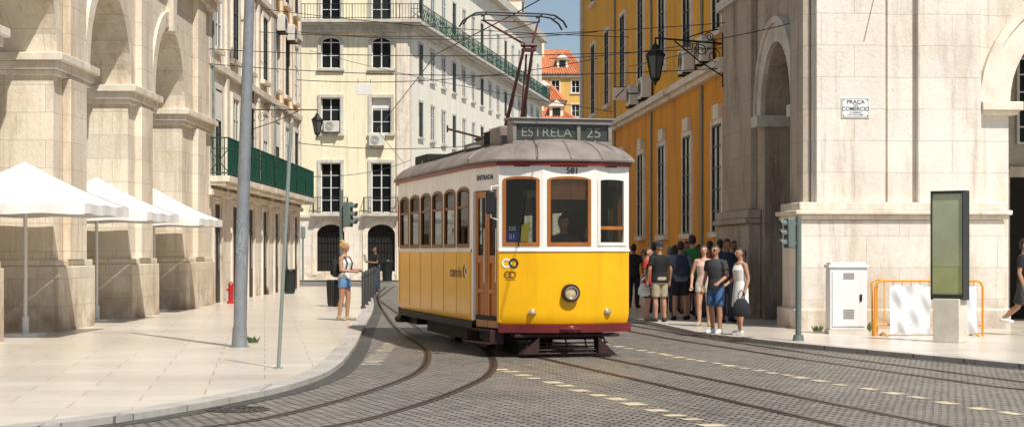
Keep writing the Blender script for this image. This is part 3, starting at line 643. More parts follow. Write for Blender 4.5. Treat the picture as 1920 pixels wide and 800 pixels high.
b=MB(SM); b.box(.6,LS,.6,.65,0,19.5); b.build('inner_wall','dark',t); b=MB(); b.box(-14,-.8,.55,.6,0,19.5); b.build('inner_wall','dark',t)
b=MB(); b.box(-.62,-.002,-.10,.06,0,19.4); b.build('corner_pilaster','trim',t); b=MB(SM); b.box(.002,.6,-.08,.02,0,19.4); b.build('corner_pilaster','trim',t)
boxes('cornice','trimgrey',t,[(-14,.05,-.12,.05,3.42,3.56),(-14,.1,-.35,.05,13.72,13.98),(-14,.05,-.22,.05,13.5,13.718),(-14,.1,-.5,.05,19.1,19.6)])
boxes('cornice','trimgrey',t,[(-.05,LS,-.35,.02,13.72,13.98),(0,LS,-.5,.02,19.0,19.6),(0,LS,-.1,.02,3.42,3.56)],SM)
for x in cols[:3]:
    d=MB(); d.box(x-.75,x+.75,.25,.3,.5,3.05); o=d.build('door','dark',t); g=MB()
    for i in range(9): xx=x-.66+i*.165; g.tube([(xx,.2,.5),(xx,.2,3.0)],.018,4)
    for zq in (.6,1.1,1.6,2.1,2.6): g.tube([(x-.75,.2,zq),(x+.75,.2,zq)],.018,4)
    g.build('door_grille','iron',o)
    s=MB(); archband(s,x,2.5,.752,1.0,.55,.8,-.05,.03); s.box(x-1.0,x-.752,-.05,.03,.3,2.5); s.box(x+.752,x+1.0,-.05,.03,.3,2.5); s.build('door_surround','trim',o)
    win(t,x-.55,x+.55,3.7,6.4,y=.2,rows=4,sur='trimgrey',sill=False); win(t,x-.53,x+.53,8.0,9.95,y=.2,rows=3,sur='trimgrey',blind=.3 if x>-3 else None)
    win(t,x-.53,x+.53,11.55,13.25,y=.2,rows=2,rise=.28,sur='trimgrey'); win(t,x-.53,x+.53,14.2,16.5,y=.2,rows=4,sur='trimgrey',sill=False)
    balcony(t,x-.98,x+.98,3.66,.85,.45,'iron',slab='trimgrey')
balcony(t,-12,.75,14.14,.82,.75,'iron',slab='trimgrey',step=.16)
balcony(t,.2,LS,14.14,.95,.75,'green',M4=SM,slab='trimgrey',step=.22,lattice=True)
for i,x in enumerate(sx):
    for z0,z1 in ((8.0,9.95),(11.4,13.2),(14.9,16.9)): win(t,x-.53,x+.53,z0,z1,y=-.03,rows=3,sur='trimgrey',M4=SM,fm='win_white' if i%3 else 'win_dark',sw=.14)
    if i<4: win(t,x-.55,x+.55,4.0,6.3,y=-.03,rows=3,sur='trimgrey',M4=SM,sw=.14)
b=MB(); ln=Vector((.159,1)).normalized(); e=(ln.x*LS,ln.y*LS)
b.add([(-14,-.4,19.6),(.3,-.4,19.6),(e[0]+.3,e[1],19.6),(-14,e[1],19.6),(-12,4,22),(-3.5,4,22),(e[0]-4,e[1],22),(-12,e[1],22)],[(0,1,5,4),(1,2,6,5),(4,5,6,7),(2,3,7,6)]); b.build('roof','terr',t,smooth=False)
for i in range(6):
    x=5+7.5*i; b=MB(SM); b.box(x-.9,x+.9,.15,2.5,19.62,21.3); b.prism([(x-1.05,21.302),(x+1.05,21.302),(x,22.0)],.05,2.5); o=b.build('dormer','creampale',t); g=MB(SM); g.box(x-.5,x+.5,.13,.148,20.0,21.1); g.build('dormer_window','glass',o)
acunit('beige air conditioner below a cream facade window at left',(at(622,96),96,zz(248,96)),0,1.0); acunit('beige air conditioner lower right on the cream facade',(at(707,96),96,zz(274,96)),0,1.0)
# far houses with terracotta roofs
def house(label,px0,px1,Y,ze,zr,wm,dep=12,ridge=(.25,.75)):
    x0,x1=at(px0,Y),at(px1,Y); t=thing('house',label,'house',(x0,Y,0),0,'terracotta roofed houses at the end of the street'); W=x1-x0
    ops=[]
    n=max(2,int(W/1.7))
    for i in range(n):
        x=W*(i+.5)/n
        for k in range(int(ze/2.6)-1): ops.append((x-.42,x+.42,ze-2.0-k*2.6,ze-.65-k*2.6))
    b=MB(); wall(b,0,W,0,ze,ops,0,.25); b.quad((0,0,0),(0,dep,0),(0,dep,ze),(0,0,ze)); b.quad((W,0,0),(W,dep,0),(W,dep,ze),(W,0,ze)); b.build('wall',wm,t,smooth=False)
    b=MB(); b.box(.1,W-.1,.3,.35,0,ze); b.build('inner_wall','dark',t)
    for o in ops: win(t,o[0],o[1],o[2],o[3],y=.1,rows=2,sur='trim',sw=.12)
    a0,a1=ridge
    b=MB(); b.add([(-.4,-.5,ze),(W+.4,-.5,ze),(W+.4,dep,ze),(-.4,dep,ze),(W*a0,dep*.45,zr),(W*a1,dep*.45,zr)],[(0,1,5,4),(1,2,5),(2,3,4,5),(3,0,4)]); 
    r=b.build('roof','terr',t,smooth=False)
    b=MB()
    for i in range(int((W+.8)/.28)):
        xx=-.4+.28*i; u=(xx+.4)/(W+.8); hx=W*a0+u*W*(a1-a0); b.tube([(xx,-.5,ze+.05),(hx,dep*.45,zr+.05)],.08,5)
    b.build('roof_tiles','terr',r)
    b=MB(); b.box(W*.2,W*.2+.8,dep*.3,dep*.3+.8,ze+.3,zr+.9); b.build('chimney','cream',t)
    xd=W*.62; b=MB(); zd=ze+(zr-ze)*.25; b.box(xd-.6,xd+.6,dep*.08,dep*.4,zd-.2,zd+.95); b.prism([(xd-.75,zd+.951),(xd+.75,zd+.951),(xd,zd+1.5)],dep*.06,dep*.42); o=b.build('dormer','creampale',t); g=MB(); g.box(xd-.35,xd+.35,dep*.08-.03,dep*.08-.005,zd+.05,zd+.8); g.build('dormer_window','glass',o)
    b=MB(); b.box(-.2,W+.2,-.3,0,ze-.35,ze-.02); b.build('cornice','trim',t)
house('low cream house with terracotta roof, nearest of those closing the street',985,1080,156,13.2,14.7,'cream')
house('tall cream house with terracotta roof behind the nearest one at street end',960,1056,172,16.3,18.7,'creampale')
house('ochre house with terracotta roof, farthest and highest at street end',985,1098,190,20.7,23.9,'ochre_left')
# ------------------------------------------------------------------ RIGHT STONE CORNER BUILDING
t=thing('corner_arcade_building','white limestone corner building with side arch and massive pedestal on the right','building',(5.87,34.5,0),R(4)); RT=t
SR=Matrix.Rotation(-PI/2,4,'Z')
b=MB(); wall(b,0,16,0,14,[(3.95,7.55,0,6.3,1.8),(11.2,14.8,0,6.3,1.8)],0,1.1); b.build('front_wall','lime2',t,smooth=False)
b=MB(SR); wall(b,-8.8,0,0,14,[(-4.3,-1.4,0,6.0,1.45)],0,1.1); b.build('side_wall','limedirtydim',t,smooth=False)
b=MB(); b.quad((0,0,14),(16,0,14),(16,9,14),(0,9,14)); b.quad((1.1,8.8,0),(16,8.8,0),(16,8.8,14),(1.1,8.8,14)); b.build('roof','trim',t,smooth=False)  # unseen roof slab, added to block light; the back wall closes the box
b=MB(); b.box(3.0,16,4.6,4.8,0,9); b.build('arcade_back_wall','trimgrey',t); boxes('arcade_ceiling','trimgrey',t,[(3.0,3.2,1.12,4.59,0,6.99),(1.3,16,1.12,8.7,7.0,7.2)])
o=MB(); o.box(5.6,7.6,4.5,4.58,0,3.2); q=o.build('door','dark',t); o=MB(); o.box(5.4,5.58,4.45,4.595,0,3.4); o.box(5.58,7.6,4.45,4.595,3.22,3.45); o.build('door_surround','trim',q)
win(t,5.75,6.9,3.95,5.9,y=4.45,cols=3,rows=5,fm='win_white',sur=None)
boxes('front_pilaster','lime2',t,[(.06,1.42,-.16,-.002,2.52,14),(2.08,3.35,-.16,-.002,2.52,14),(1.5,2.0,-.06,-.002,2.52,14)],None,.012)
boxes('side_pilaster','limedirtydim',t,[(-1.15,-.06,-.16,-.002,2.52,14),(-8.3,-5.1,-.16,-.002,2.52,14)],SR,.012)
b=MB(); b.slab([(-.30,-.35),(3.75,-.35),(3.75,-.002),(-.002,-.002),(-.002,1.25),(-.30,1.25)],0,2.18); b.build('pedestal','lime2',t,.03)
b=MB(); b.slab([(-.40,-.45),(3.85,-.45),(3.85,-.003),(-.003,-.003),(-.003,1.33),(-.40,1.33)],0,.45); b.build('pedestal_foot','lime2',t,.04)
b=MB()
for z0,z1,e in ((2.182,2.27,.06),(2.2701,2.36,.12),(2.3601,2.515,.03)): b.slab([(-.30-e,-.35-e),(3.75+e,-.35-e),(3.75+e,-.004),(-.004,-.004),(-.004,1.25+e),(-.30-e,1.25+e)],z0,z1)
b.build('pedestal_moulding','trim',t,.02)
b=MB(SR); b.box(-8.5,-4.65,-.3,-.002,0,2.18); b.box(-8.55,-4.6,-.38,-.003,2.1801,2.3); b.box(-8.55,-4.6,-.32,-.004,2.3001,2.5); b.build('side_pedestal','limedirtydim',t,.03)
for bx in ([(3.36,4.1,-.14,1.2,4.25,4.33),(3.36,4.18,-.22,1.2,4.3301,4.5)],[(7.4,8.2,-.2,1.2,4.25,4.5)]):
    b=MB()
    for q in bx: b.box(*q)
    b.build('impost','trim',t,.015)
boxes('impost','trimgrey',t,[(-4.85,-4.18,-.2,1.2,4.30,4.55),(-1.55,-1.16,-.15,1.2,4.30,4.55)],SR,.015)
b=MB(); archband(b,5.75,4.5,1.802,2.25,1.802,2.25,-.10,.02,24); archband(b,5.75,4.5,2.252,2.42,2.252,2.42,-.16,.02,24); b.build('archivolt','trim',t)
b=MB(SR); archband(b,-2.85,4.55,1.452,1.85,1.452,1.85,-.10,.02,24); archband(b,-2.85,4.55,1.852,1.98,1.852,1.98,-.15,.02,24); b.build('archivolt','trimgrey',t)
b=MB(SR); b.box(-8.8,0,-.25,0,7.4,7.62); b.build('string_course','trimgrey',t)
b=MB(SR); b.box(-4.3,-1.5,.75,.85,0,6.2); b.build('arch_dark_backing','doorwood',t)  # dark sheet closing the arch, its shaded depth put into the colour
# ------------------------------------------------------------------ YELLOW BUILDING (right)
d=Vector((-.07,1)).normalized(); o0=Vector((5.87,34.5))+d*8.85
YW=thing('yellow_building','long ochre building with tall dark windows behind the waiting people','building',(o0.x,o0.y,0),R(-86)); t=YW
L=32.6; xs=[-(.95+4.5*i) for i in range(7)]
lo=[(x-.65,x+.65,2.05,4.75) for x in xs]; up=[(x-.62,x+.62,7.1,9.9) for x in xs]+[(x-.62,x+.62,11.6,13.8) for x in xs]
b=MB(); wall(b,-L,0,0,6.0,lo,.03,.35); b.build('lower_wall','ochre_low',t,smooth=False)
b=MB(); wall(b,-L,0,6.0,15.5,up,.03,.35); b.quad((-L,.03,0),(-L,9,0),(-L,9,15.5),(-L,.03,15.5)); b.quad((-L,.03,15.5),(0,.03,15.5),(0,9,15.5),(-L,9,15.5)); b.build('wall','ochre',t,smooth=False)
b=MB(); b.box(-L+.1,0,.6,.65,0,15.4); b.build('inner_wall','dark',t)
b=MB(); b.box(-L-.1,0,-.14,.03,5.98,6.10); b.box(-L-.2,0,-.28,.03,6.1001,6.22); b.box(-L-.15,0,-.18,.03,6.2201,6.34); b.build('cornice','trim',t); b=MB(); b.box(-L-.3,0,-.55,.03,15.0,15.5); b.build('cornice','trim',t)
b=MB(); b.box(-L,0,-.05,.03,0,.75); b.build('base_course','trimgrey',t); b=MB(); b.box(-L,-L+.7,-.06,.03,.751,15); b.build('corner_pilaster','trimgrey',t)
for i,x in enumerate(xs):
    win(t,x-.65,x+.65,2.05,4.75,y=-.035,rows=5,fm='win_dark',sur='trim',sw=.13); g=MB(); g.box(x-.42,x+.42,-.09,.03,4.885,5.25); g.build('window_hood','trim',t)
    win(t,x-.62,x+.62,7.1,9.9,y=-.035,rows=5,fm='win_dark',sur='trim',sw=.13); win(t,x-.62,x+.62,11.6,13.8,y=-.035,rows=4,fm='win_dark',sur='trim',sw=.13)
for x in (-3.2,-12.2,-21.2): 
    for z0,z1 in ((.75,5.95),(6.35,14.9)): b=MB(); b.tube([(x,-.02,z0),(x,-.02,z1)],.04,8); b.build('drainpipe','galv',t)
def yl(x,y,z):
    v=Matrix.Rotation(R(-86),4,'Z')@Vector((x,y,0)); return (o0.x+v.x,o0.y+v.y,z)
for x,z,l in ((-1.9,6.4,'air conditioner on the ochre cornice nearest the stone corner'),(-4.6,6.4,'air conditioner on the ochre cornice beside the wall lantern'),(-12.4,6.4,'air conditioner on the ochre cornice above the third lower window'),(-15.2,6.4,'air conditioner on the ochre cornice farther down the street'),(-1.6,8.4,'air conditioner high on the ochre wall by the stone corner')): acunit(l,yl(x,0,z),R(-86),1.1)
# ------------------------------------------------------------------ lanterns
m,nt,bb=newmat('lampglass'); bb.inputs['Base Color'].default_value=(.10,.115,.11,1); bb.inputs['Roughness'].default_value=.15; M['lampglass']=m
def lantern(name,label,base,tip,scale,ornate):
    t=thing(name,label,'street lamp',base,0,'wall lanterns on brackets'); d=Vector(tip)-Vector(base)
    b=MB(); b.tube([(0,0,0),d],.024*scale,6); b.tube([(0,0,-.75*scale),d*.35+Vector((0,0,-.45*scale)),d*.72+Vector((0,0,-.03))],.018*scale,6)
    b.tube([(0,0,.35*scale),d*.3+Vector((0,0,.22*scale)),d*.6+Vector((0,0,.02))],.015*scale,6)
    if ornate:
        for u,r,zo in ((.14,.20,-.30),(.33,.15,-.19),(.5,.11,-.13),(.2,.11,.13)):
            c=d*u+Vector((0,0,zo*scale)); pts=[]
            for k in range(22):
                a=k*.5; q=r*scale*(1-k/26); pts.append(c+d.normalized()*(q*math.cos(a))+Vector((0,0,q*math.sin(a))))
            b.tube(pts,.012*scale,5)
        b.tube([Vector((0,0,-1.0*scale)),Vector((0,0,.75*scale))],.03*scale,6)
    b.build('bracket','iron',t)
    hd=d+Vector((0,0,-.08*scale)); K=T(hd)@Matrix.Scale(scale*.83,4)
    def hexr(r,z): return [(r*math.cos(PI/3*i+PI/6),r*math.sin(PI/3*i+PI/6),z) for i in range(6)]
    b=MB(K); b.rings([hexr(.02,.1),hexr(.03,-.05),hexr(.10,-.12),hexr(.12,-.2),hexr(.30,-.36),hexr(.31,-.40)]); b.build('lamp_roof','iron',t)
    b=MB(K); b.rings([hexr(.255,-.402),hexr(.13,-1.0)],False,False); b.build('lamp_glass','lampglass',t,smooth=False)
    b=MB(K)
    A,Bq=hexr(.265,-.40),hexr(.14,-1.0)
    for p,q in zip(A,Bq): b.tube([p,q],.016,4)
    b.rings([hexr(.15,-1.0),hexr(.14,-1.05),hexr(.05,-1.12),hexr(.02,-1.22)]); b.build('lamp_cage','iron',t)
w0=yl(-.3,.0,zz(82,43.6)); lantern('wall_lantern','large black lantern on ornate scrolled iron bracket at right',w0,(at(1227,43.6),w0[1]-.3,zz(74,43.6)),1.08,True)
lantern('wall_lantern','smaller black lantern on iron bracket on the left houses',(LX-.02,58.6,zz(206,58.6)),(at(595,58.6),58.6,zz(206,58.6)),.85,True)
# ------------------------------------------------------------------ umbrellas
def umbrella(label,X,Y,hx,hy,pz):
    t=thing('parasol',label,'parasol',(X,Y,.06),0,'white cafe parasols under the arches')
    b=MB(); b.tube([(0,0,0),(0,0,pz-.05)],.035,10); b.build('pole','win_white',t)
    b=MB(); b.box(-.3,.3,-.3,.3,0,.05); b.tube([(0,0,.05),(0,0,.35)],.06,10); b.build('base','whitebox',t)
    n=6; b=MB(); ze=2.30
    for q in range(4):
        c1=[(hx,-hy),(hx,hy),(-hx,hy),(-hx,-hy)][q]; c2=[(hx,hy),(-hx,hy),(-hx,-hy),(hx,-hy)][q]
        rows=[]
        for i in range(n+1):
            u=i/n; row=[]
            for j in range(13):
                v=j/12; ex=c1[0]+(c2[0]-c1[0])*v; ey=c1[1]+(c2[1]-c1[1])*v; row.append((ex*u,ey*u,pz-(pz-ze)*u+ -.05*math.sin(PI*u)-.13*math.sin(PI*v)*u*(1-u)*2+.012*math.sin(v*17+q)*u))
            rows.append(row)
        b.rings(rows,False,False,closed=False)
    b.build('canopy','white',t)
    b=MB()
    for q in range(4):
        c1=[(hx,-hy),(hx,hy),(-hx,hy),(-hx,-hy)][q]; c2=[(hx,hy),(-hx,hy),(-hx,-hy),(hx,-hy)][q]; rows=[[],[]]
        for j in range(25):
            v=j/24; ex=c1[0]+(c2[0]-c1[0])*v; ey=c1[1]+(c2[1]-c1[1])*v; f=1+.012*math.sin(v*22); rows[0].append((ex*1.001,ey*1.001,ze+.012*math.sin(v*17+q))); rows[1].append((ex*f,ey*f,ze-.17+.012*math.sin(v*15+q)))
        b.rings(rows,False,False,closed=False)
    b.build('valance','white',t)
    for sx_,sy_ in ((1,1),(1,-1),(-1,1),(-1,-1)):
        b=MB(); b.tube([(0,0,pz-.06),(sx_*hx*.5,sy_*hy*.5,pz-(pz-ze)*.5-.09),(sx_*hx*.99,sy_*hy*.99,ze-.02)],.014,5); b.build('rib','whitebox',t)
umbrella('white square cafe parasol nearest the camera under the left arcade',-8.6,31.1,1.46,1.7,3.08)
umbrella('white square cafe parasol in the middle of the three',-8.85,37.5,1.43,1.7,3.08)
umbrella('white square cafe parasol farthest from the camera of the three',-8.95,44.0,1.43,1.7,3.08)
# ------------------------------------------------------------------ poles, signals, street furniture
Yp=gY(650); t=thing('lamp_post','tall thick grey lamp post with scrawled graffiti on the left pavement','lamp post',(at(449,Yp),Yp,.06))
tx=at(468,Yp)-at(449,Yp)
b=MB(); b.tube([(0,0,0),(tx*.4,0,2.4),(tx,0,zz(0,Yp)),(tx*1.3,0,8)],[.105,.10,.078,.07],20); b.build('post','steel',t)
b=MB(); b.tube([(0,0,0),(0,0,.02)],.16,20); b.tube([(0,0,.02),(.005,0,.3)],[.125,.112],20); b.build('base_plate','steel',t)
b=MB()
for k in range(6):
    z=1.35+k*.11; pts=[]
    for j in range(14):
        a=-PI/2+random.uniform(-.9,.9); pts.append((.102*math.cos(a)+tx*z/5.7*.9,.104*math.sin(a),z+random.uniform(-.1,.1)))
    b.tube(pts,.003,4)
b.build('graffiti','paint_tag',t)
Yq=gY(690); t=thing('sign_post','thin leaning grey-green metal post near the kerb','post',(at(522,Yq),Yq,.06)); tx=at(546,Yq)-at(522,Yq)
b=MB(); b.tube([(0,0,0),(tx,0,zz(240,Yq))],.024,12); b.build('post','galv',t); b=MB(); b.tube([(0,0,0),(0,0,.015)],.06,12); b.build('base_plate','galv',t); b=MB(); b.ell((tx,0,zz(240,Yq)),(.026,.026,.02),10,6); b.build('cap','galv',t)
def signal(label,px,Y,zh,pole_top,face,sc):
    t=thing('traffic_light',label,'traffic light',(at(px,Y),Y,.06),0,'grey-green traffic lights')
    b=MB(); b.tube([(0,0,0),(0,0,pole_top)],.05,12); b.build('pole','siggreen',t); b=MB(); b.tube([(0,0,0),(0,0,.10)],[.1,.08],12); b.build('base','siggreen',t)
    K=Matrix.Rotation(face,4,'Z')@T((0,-.06,zh))@Matrix.Scale(sc,4)@T((0,.06,0))
    h=MB(K); h.box(-.15,.15,-.36,-.12,-.42,.42); o=h.build('signal_head','siggreen',t,.02)
    for zb in (-.27,.27): g=MB(K); g.box(-.03,.03,-.12,.0,zb-.03,zb+.03); g.build('bracket','siggreen',t)
    for dz in (.27,0,-.27):
        v=MB(K); rr=[]
        for y,r in ((-.36,.10),(-.54,.11)): rr.append([(r*math.cos(a),y-(.0 if y>-.5 else .04*math.sin(a)),dz+r*math.sin(a)) for a in [PI*(-.15)+PI*1.3*i/12 for i in range(13)]])
        v.rings(rr,False,False,closed=False); v.build('visor','siggreen',o); l=MB(K); l.disc((0,0,dz),0,.09,-.37,-.36); l.build('lens','black',o)
Ys=gY(575); signal('grey-green traffic light beside the bin on the left pavement',640,Ys,zz(402,Ys)-.06,zz(360,Ys),R(70),.80)
Ys=gY(638); signal('grey-green traffic light at the right kerb by the stone pedestal',1497,Ys,zz(437,Ys)-.06,zz(412,Ys),R(-70),.60)
def bin_(label,px,Y,hp):
    h=hp*Y/F; r=h*.24; t=thing('litter_bin',label,'bin',(at(px,Y),Y,.06),0,'dark round litter bins')
    b=MB(); b.rings([[(q*math.cos(2*PI*i/24),q*math.sin(2*PI*i/24),z) for i in range(24)] for q,z in ((r*.8,0),(r*.85,.04),(r,h*.85),(r*1.02,h*.86))]); b.build('body','binmat',t)
    b=MB(); b.rings([[(q*math.cos(2*PI*i/24),q*math.sin(2*PI*i/24),z) for i in range(24)] for q,z in ((r*1.1,h*.862),(r*1.1,h*.93),(r*.95,h),(r*.6,h*1.0),(r*.58,h*.9))],True,True); b.build('rim','black',t)
    b=MB()
    for i in range(16): a=2*PI*i/16; b.tube([(r*.86*math.cos(a),r*.86*math.sin(a),.06),(r*1.01*math.cos(a),r*1.01*math.sin(a),h*.84)],.012,4)
    b.build('slats','iron',t)
bin_('dark round litter bin behind the blonde woman',625,gY(574),50); bin_('dark round litter bin by the ochre left house',543,63.0,46); bin_('dark litter bin far off beside the tram rear',726,gY(527),40)
def bollard(label,px,Y):
    t=thing('bollard',label,'bollard',(at(px,Y),Y,.06),0,'grey bollards along the left kerb'); b=MB(); b.tube([(0,0,0),(0,0,.95),(0,0,.98)],[.045,.045,.025],12); b.build('post','bollardmat',t); b=MB(); b.tube([(0,0,.80),(0,0,.86)],.052,12); b.build('collar','bollardmat',t); b=MB(); b.tube([(0,0,0),(0,0,.05)],.07,12); b.build('foot','bollardmat',t)
for px,Y,l in ((681,46.5,'first grey bollard of the row on the left kerb'),(687,49.5,'second grey bollard of the row on the left kerb'),(692.5,53,'third grey bollard of the row on the left kerb'),(697.5,57,'fourth grey bollard of the row on the left kerb'),(702.5,61.5,'fifth grey bollard of the row, near the far man'),(711,70,'farthest grey bollard of the row on the left kerb')): bollard(l,px,Y)
t=thing('hydrant','small red standing hydrant against the left townhouse wall','hydrant',(-8.15,51.0,.06)); b=MB(); b.tube([(0,0,0),(0,0,.06),(0,0,.08),(0,0,.5),(0,0,.54),(0,0,.64)],[.11,.11,.07,.07,.085,.03],14); b.build('barrel','red',t); b=MB(); b.tube([(-.12,0,.40),(.12,0,.40)],.035,10); b.build('outlet','red',t)
Yk=gY(526); t=thing('parking_post','slim grey post at the far end of the left pavement','post',(at(568,Yk),Yk,.06)); b=MB(); b.tube([(0,0,0),(0,0,2.2)],.05,10); b.build('post','galv',t); b=MB(); b.box(-.12,.12,-.08,.08,2.2,2.8); b.build('box','galv',t,.02)
Yc=gY(624); t=thing('utility_cabinet','white metal utility cabinet against the stone pedestal','cabinet',(at(1584,Yc),Yc-.35,.06),R(2))
b=MB(); b.box(-.34,.34,-.01,.36,.08,1.20); b.build('body','whitebox',t,.01); b=MB(); b.box(-.37,.37,-.04,.38,1.202,1.26); b.box(-.33,.33,.0,.35,1.2601,1.30); b.build('lid','whitebox',t,.01); b=MB(); b.box(-.36,.36,-.02,.37,0,.078); b.build('foot','concrete',t)
b=MB(); b.box(-.30,.30,-.03,-.012,.14,1.14); o=b.build('door','whitebox',t,.006); b=MB()
for i in range(6): b.box(-.10,.10,-.036,-.031,.28+.03*i,.295+.03*i)
for i in range(4): b.box(-.10,.10,-.036,-.031,1.0+.03*i,1.015+.03*i)
b.build('vent_slots','vent',o); b=MB(); b.box(.2,.24,-.05,-.031,.6,.72); b.build('handle','iron',o)
# barrier
Yb=gY(629); t=thing('barrier','orange tubular barrier hung with white sheeting by the pedestal','barrier',(at(1742,Yb),Yb,.06),R(3)); W=.97
def loop(x0,x1,z0,z1): 
    r=.12; return [(x0,0,0 if z0<.05 else z0),(x0,0,z1-r),(x0+r*.3,0,z1-r*.3),(x0+r,0,z1),(x1-r,0,z1),(x1-r*.3,0,z1-r*.3),(x1,0,z1-r),(x1,0,0 if z0<.05 else z0)]
b=MB(); b.tube(loop(-W,W,0,.98),.022,8); b.tube([(-W,0,.2),(W,0,.2)],.018,8); b.build('frame','orange',t)
b=MB()
for i in range(1,12): x=-W+2*W*i/12; b.tube([(x,0,.2),(x,0,.98)],.010,6)
b.build('bars','orange',t)
for x in (-W+.15,W-.15): b=MB(); b.tube([(x,-.28,0),(x,0,.06),(x,.28,0)],.018,6); b.build('foot','orange',t)
for xa,xb in ((-.72,.0),(.06,.84)):
    b=MB(); rows=[]
    for j in range(17):
        z=.05+.84*j/16; rows.append([(xa+(xb-xa)*i/28,-.055+.03*math.sin(i*.62+j*.22+xa*3)*(1-.5*j/16)+.02*math.sin(j*.7+i*.35),z+.02*math.sin(i*.45+xa)) for i in range(29)])
    b.rings(rows,False,False,closed=False); b.build('sheeting','sheet',t)
b=MB(); b.tube([(-1.0,.06,0),(-1.02,.06,.95),(-.9,.06,1.0),(-.75,.06,.98)],.02,8); b.tube([(-.92,.06,.02),(-.92,.06,.95)],.014,6); b.build('hinge_frame','orange',t)
# totem
Yt=gY(641); t=thing('information_totem','dark framed olive information panel on concrete foot at right','sign',(at(1781,Yt),Yt,.06),R(-42))
b=MB(); b.box(-.24,.24,-.14,.14,0,.72); b.build('foot','concrete',t,.01)
b=MB(); b.box(-.30,-.275,-.11,.11,.70,2.50); b.box(.275,.30,-.11,.11,.70,2.50); b.box(-.275,.275,-.109,.11,2.45,2.498); b.box(-.275,.275,-.109,.11,.722,.79); b.box(-.275,.275,.02,.11,.79,2.45); b.build('frame','frame',t,.008)
b=MB(); b.box(-.274,.274,-.085,.018,1.25,2.448); b.build('panel','poster',t); b=MB(); b.box(-.274,.274,-.083,.018,.792,1.248); b.build('lower_panel','posterlow',t)
# plaque
RM=T((5.87,34.5,0))@Matrix.Rotation(R(4),4,'Z')
t=thing('street_sign','white street name plaque on the stone pilaster at right','sign',tuple(RM@Vector((.83,-.162,4.36))),R(4))
b=MB(); b.box(-.28,.28,-.02,0,-.195,.195); b.build('plate','whitebox',t,.005)
b=MB(); b.box(-.265,.265,-.0215,-.0205,.174,.180); b.box(-.265,.265,-.0215,-.0205,-.180,-.174); b.box(-.265,-.259,-.0216,-.0205,-.174,.174); b.box(.259,.265,-.0216,-.0205,-.174,.174); b.build('border','navy',t)
text(t,'lettering','PRAÇA',.108,T((0,-.022,.112)),'navy',.001,1.05); text(t,'lettering','DO',.055,T((0,-.022,.045)),'navy'); text(t,'lettering','COMERCIO',.108,T((0,-.022,-.025)),'navy',.001,.97); text(t,'lettering','(2º BAIRRO)',.045,T((0,-.022,-.095)),'navy')
b=MB(); b.box(-.16,.10,-.023,-.0205,-.142,-.134); b.prism([(.10,-.122),(.16,-.138),(.10,-.154)],-.023,-.0205); b.build('arrow','navy',t)
for sx_ in(-1,1):
    for sz in (-1,1): b=MB(); b.disc((sx_*.235,0,sz*.150),0,.012,-.024,-.0205,12); b.build('screw','navy',t)
t=thing('bracket_sign','small white square sign box on the ochre cornice','sign',(at(1162,58),58,zz(188,58)),R(0)); b=MB(); b.box(-.22,.22,-.06,.06,0,.44); b.build('box','twhite',t,.01); b=MB(); b.tube([(-.14,-.065,.08),(.14,-.065,.36)],.016,5); b.box(-.22,.22,-.064,-.061,.415,.44); b.build('mark','black',t); b=MB(); b.tube([(.22,0,.22),(.75,0,.22)],.02,6); b.build('bracket','iron',t)
# ------------------------------------------------------------------ wires
WG='overhead wires across the street'
def wire(label,a,bq,sag,r=.011):
    A=Vector((at(a[0],a[2]),a[2],zz(a[1],a[2]))); Bv=Vector((at(bq[0],bq[2]),bq[2],zz(bq[1],bq[2]))); pts=[]
    for i in range(17): u=i/16; p=A.lerp(Bv,u); p.z-=sag*4*u*(1-u); pts.append(p)
    b=MB(); b.tube(pts,r,5); tag(b.build('overhead_wire','iron'),label,'wire',WG)
wire('overhead wire from the left white house to the right stone corner, lowest span',(392,120,50),(1362,128,43.5),.25)
wire('overhead wire from the left house to the right lantern bracket',(392,92,50),(1360,90,43.5),.2)
wire('overhead wire crossing above the pantograph from left to right',(480,60,60),(1400,40,42),.25)
wire('overhead wire from the far left house to the ochre building, upper',(556,60,70),(1120,60,70),.3,.015)
wire('overhead wire from the far left house to the ochre building, middle',(556,150,70),(1120,110,70),.4,.015)
wire('overhead wire low over the street end behind the tram roof',(556,268,70),(1130,236,66),.5,.014)
wire('overhead wire slanting up to the top right over the stone corner',(1180,125,52),(1660,-12,33.9),.1,.012)
wire('overhead wire slanting above the right lantern',(1030,110,45),(1480,45,35.5),.15,.011)
wire('overhead wire across the cream facade at first floor height',(556,330,70),(770,300,95),.3,.014)
wire('overhead wire near the top of the picture over the street gap',(500,18,60),(1180,70,54),.15,.012)
wire('overhead wire slanting down from the cream facade to the ochre cornice',(580,95,95),(1150,210,60),.2,.013)
def cw(label,pts):
    b=MB(); b.tube(pts,.011,5); tag(b.build('overhead_wire','iron'),label,'wire',WG)
cw('contact wire running along the street over the tram track',[tw(.05,-14,5.58),tw(.05,-4,5.54),tw(.05,3.5,5.50),tw(.05,10,5.54),(-4.6,60,5.7),(-5.2,85,5.8)])
Yw=70; t=thing('hanging_sign','small white square plate hanging on the overhead wire','sign',(at(683,Yw),Yw,zz(178,Yw)))
b=MB(); b.box(-.32,.32,-.02,.02,0,.46); b.build('plate','whitebox',t,.01)
for x in (-.25,.25): b=MB(); b.tube([(x,0,.46),(x,0,.62)],.012,5); b.build('hook','iron',t)
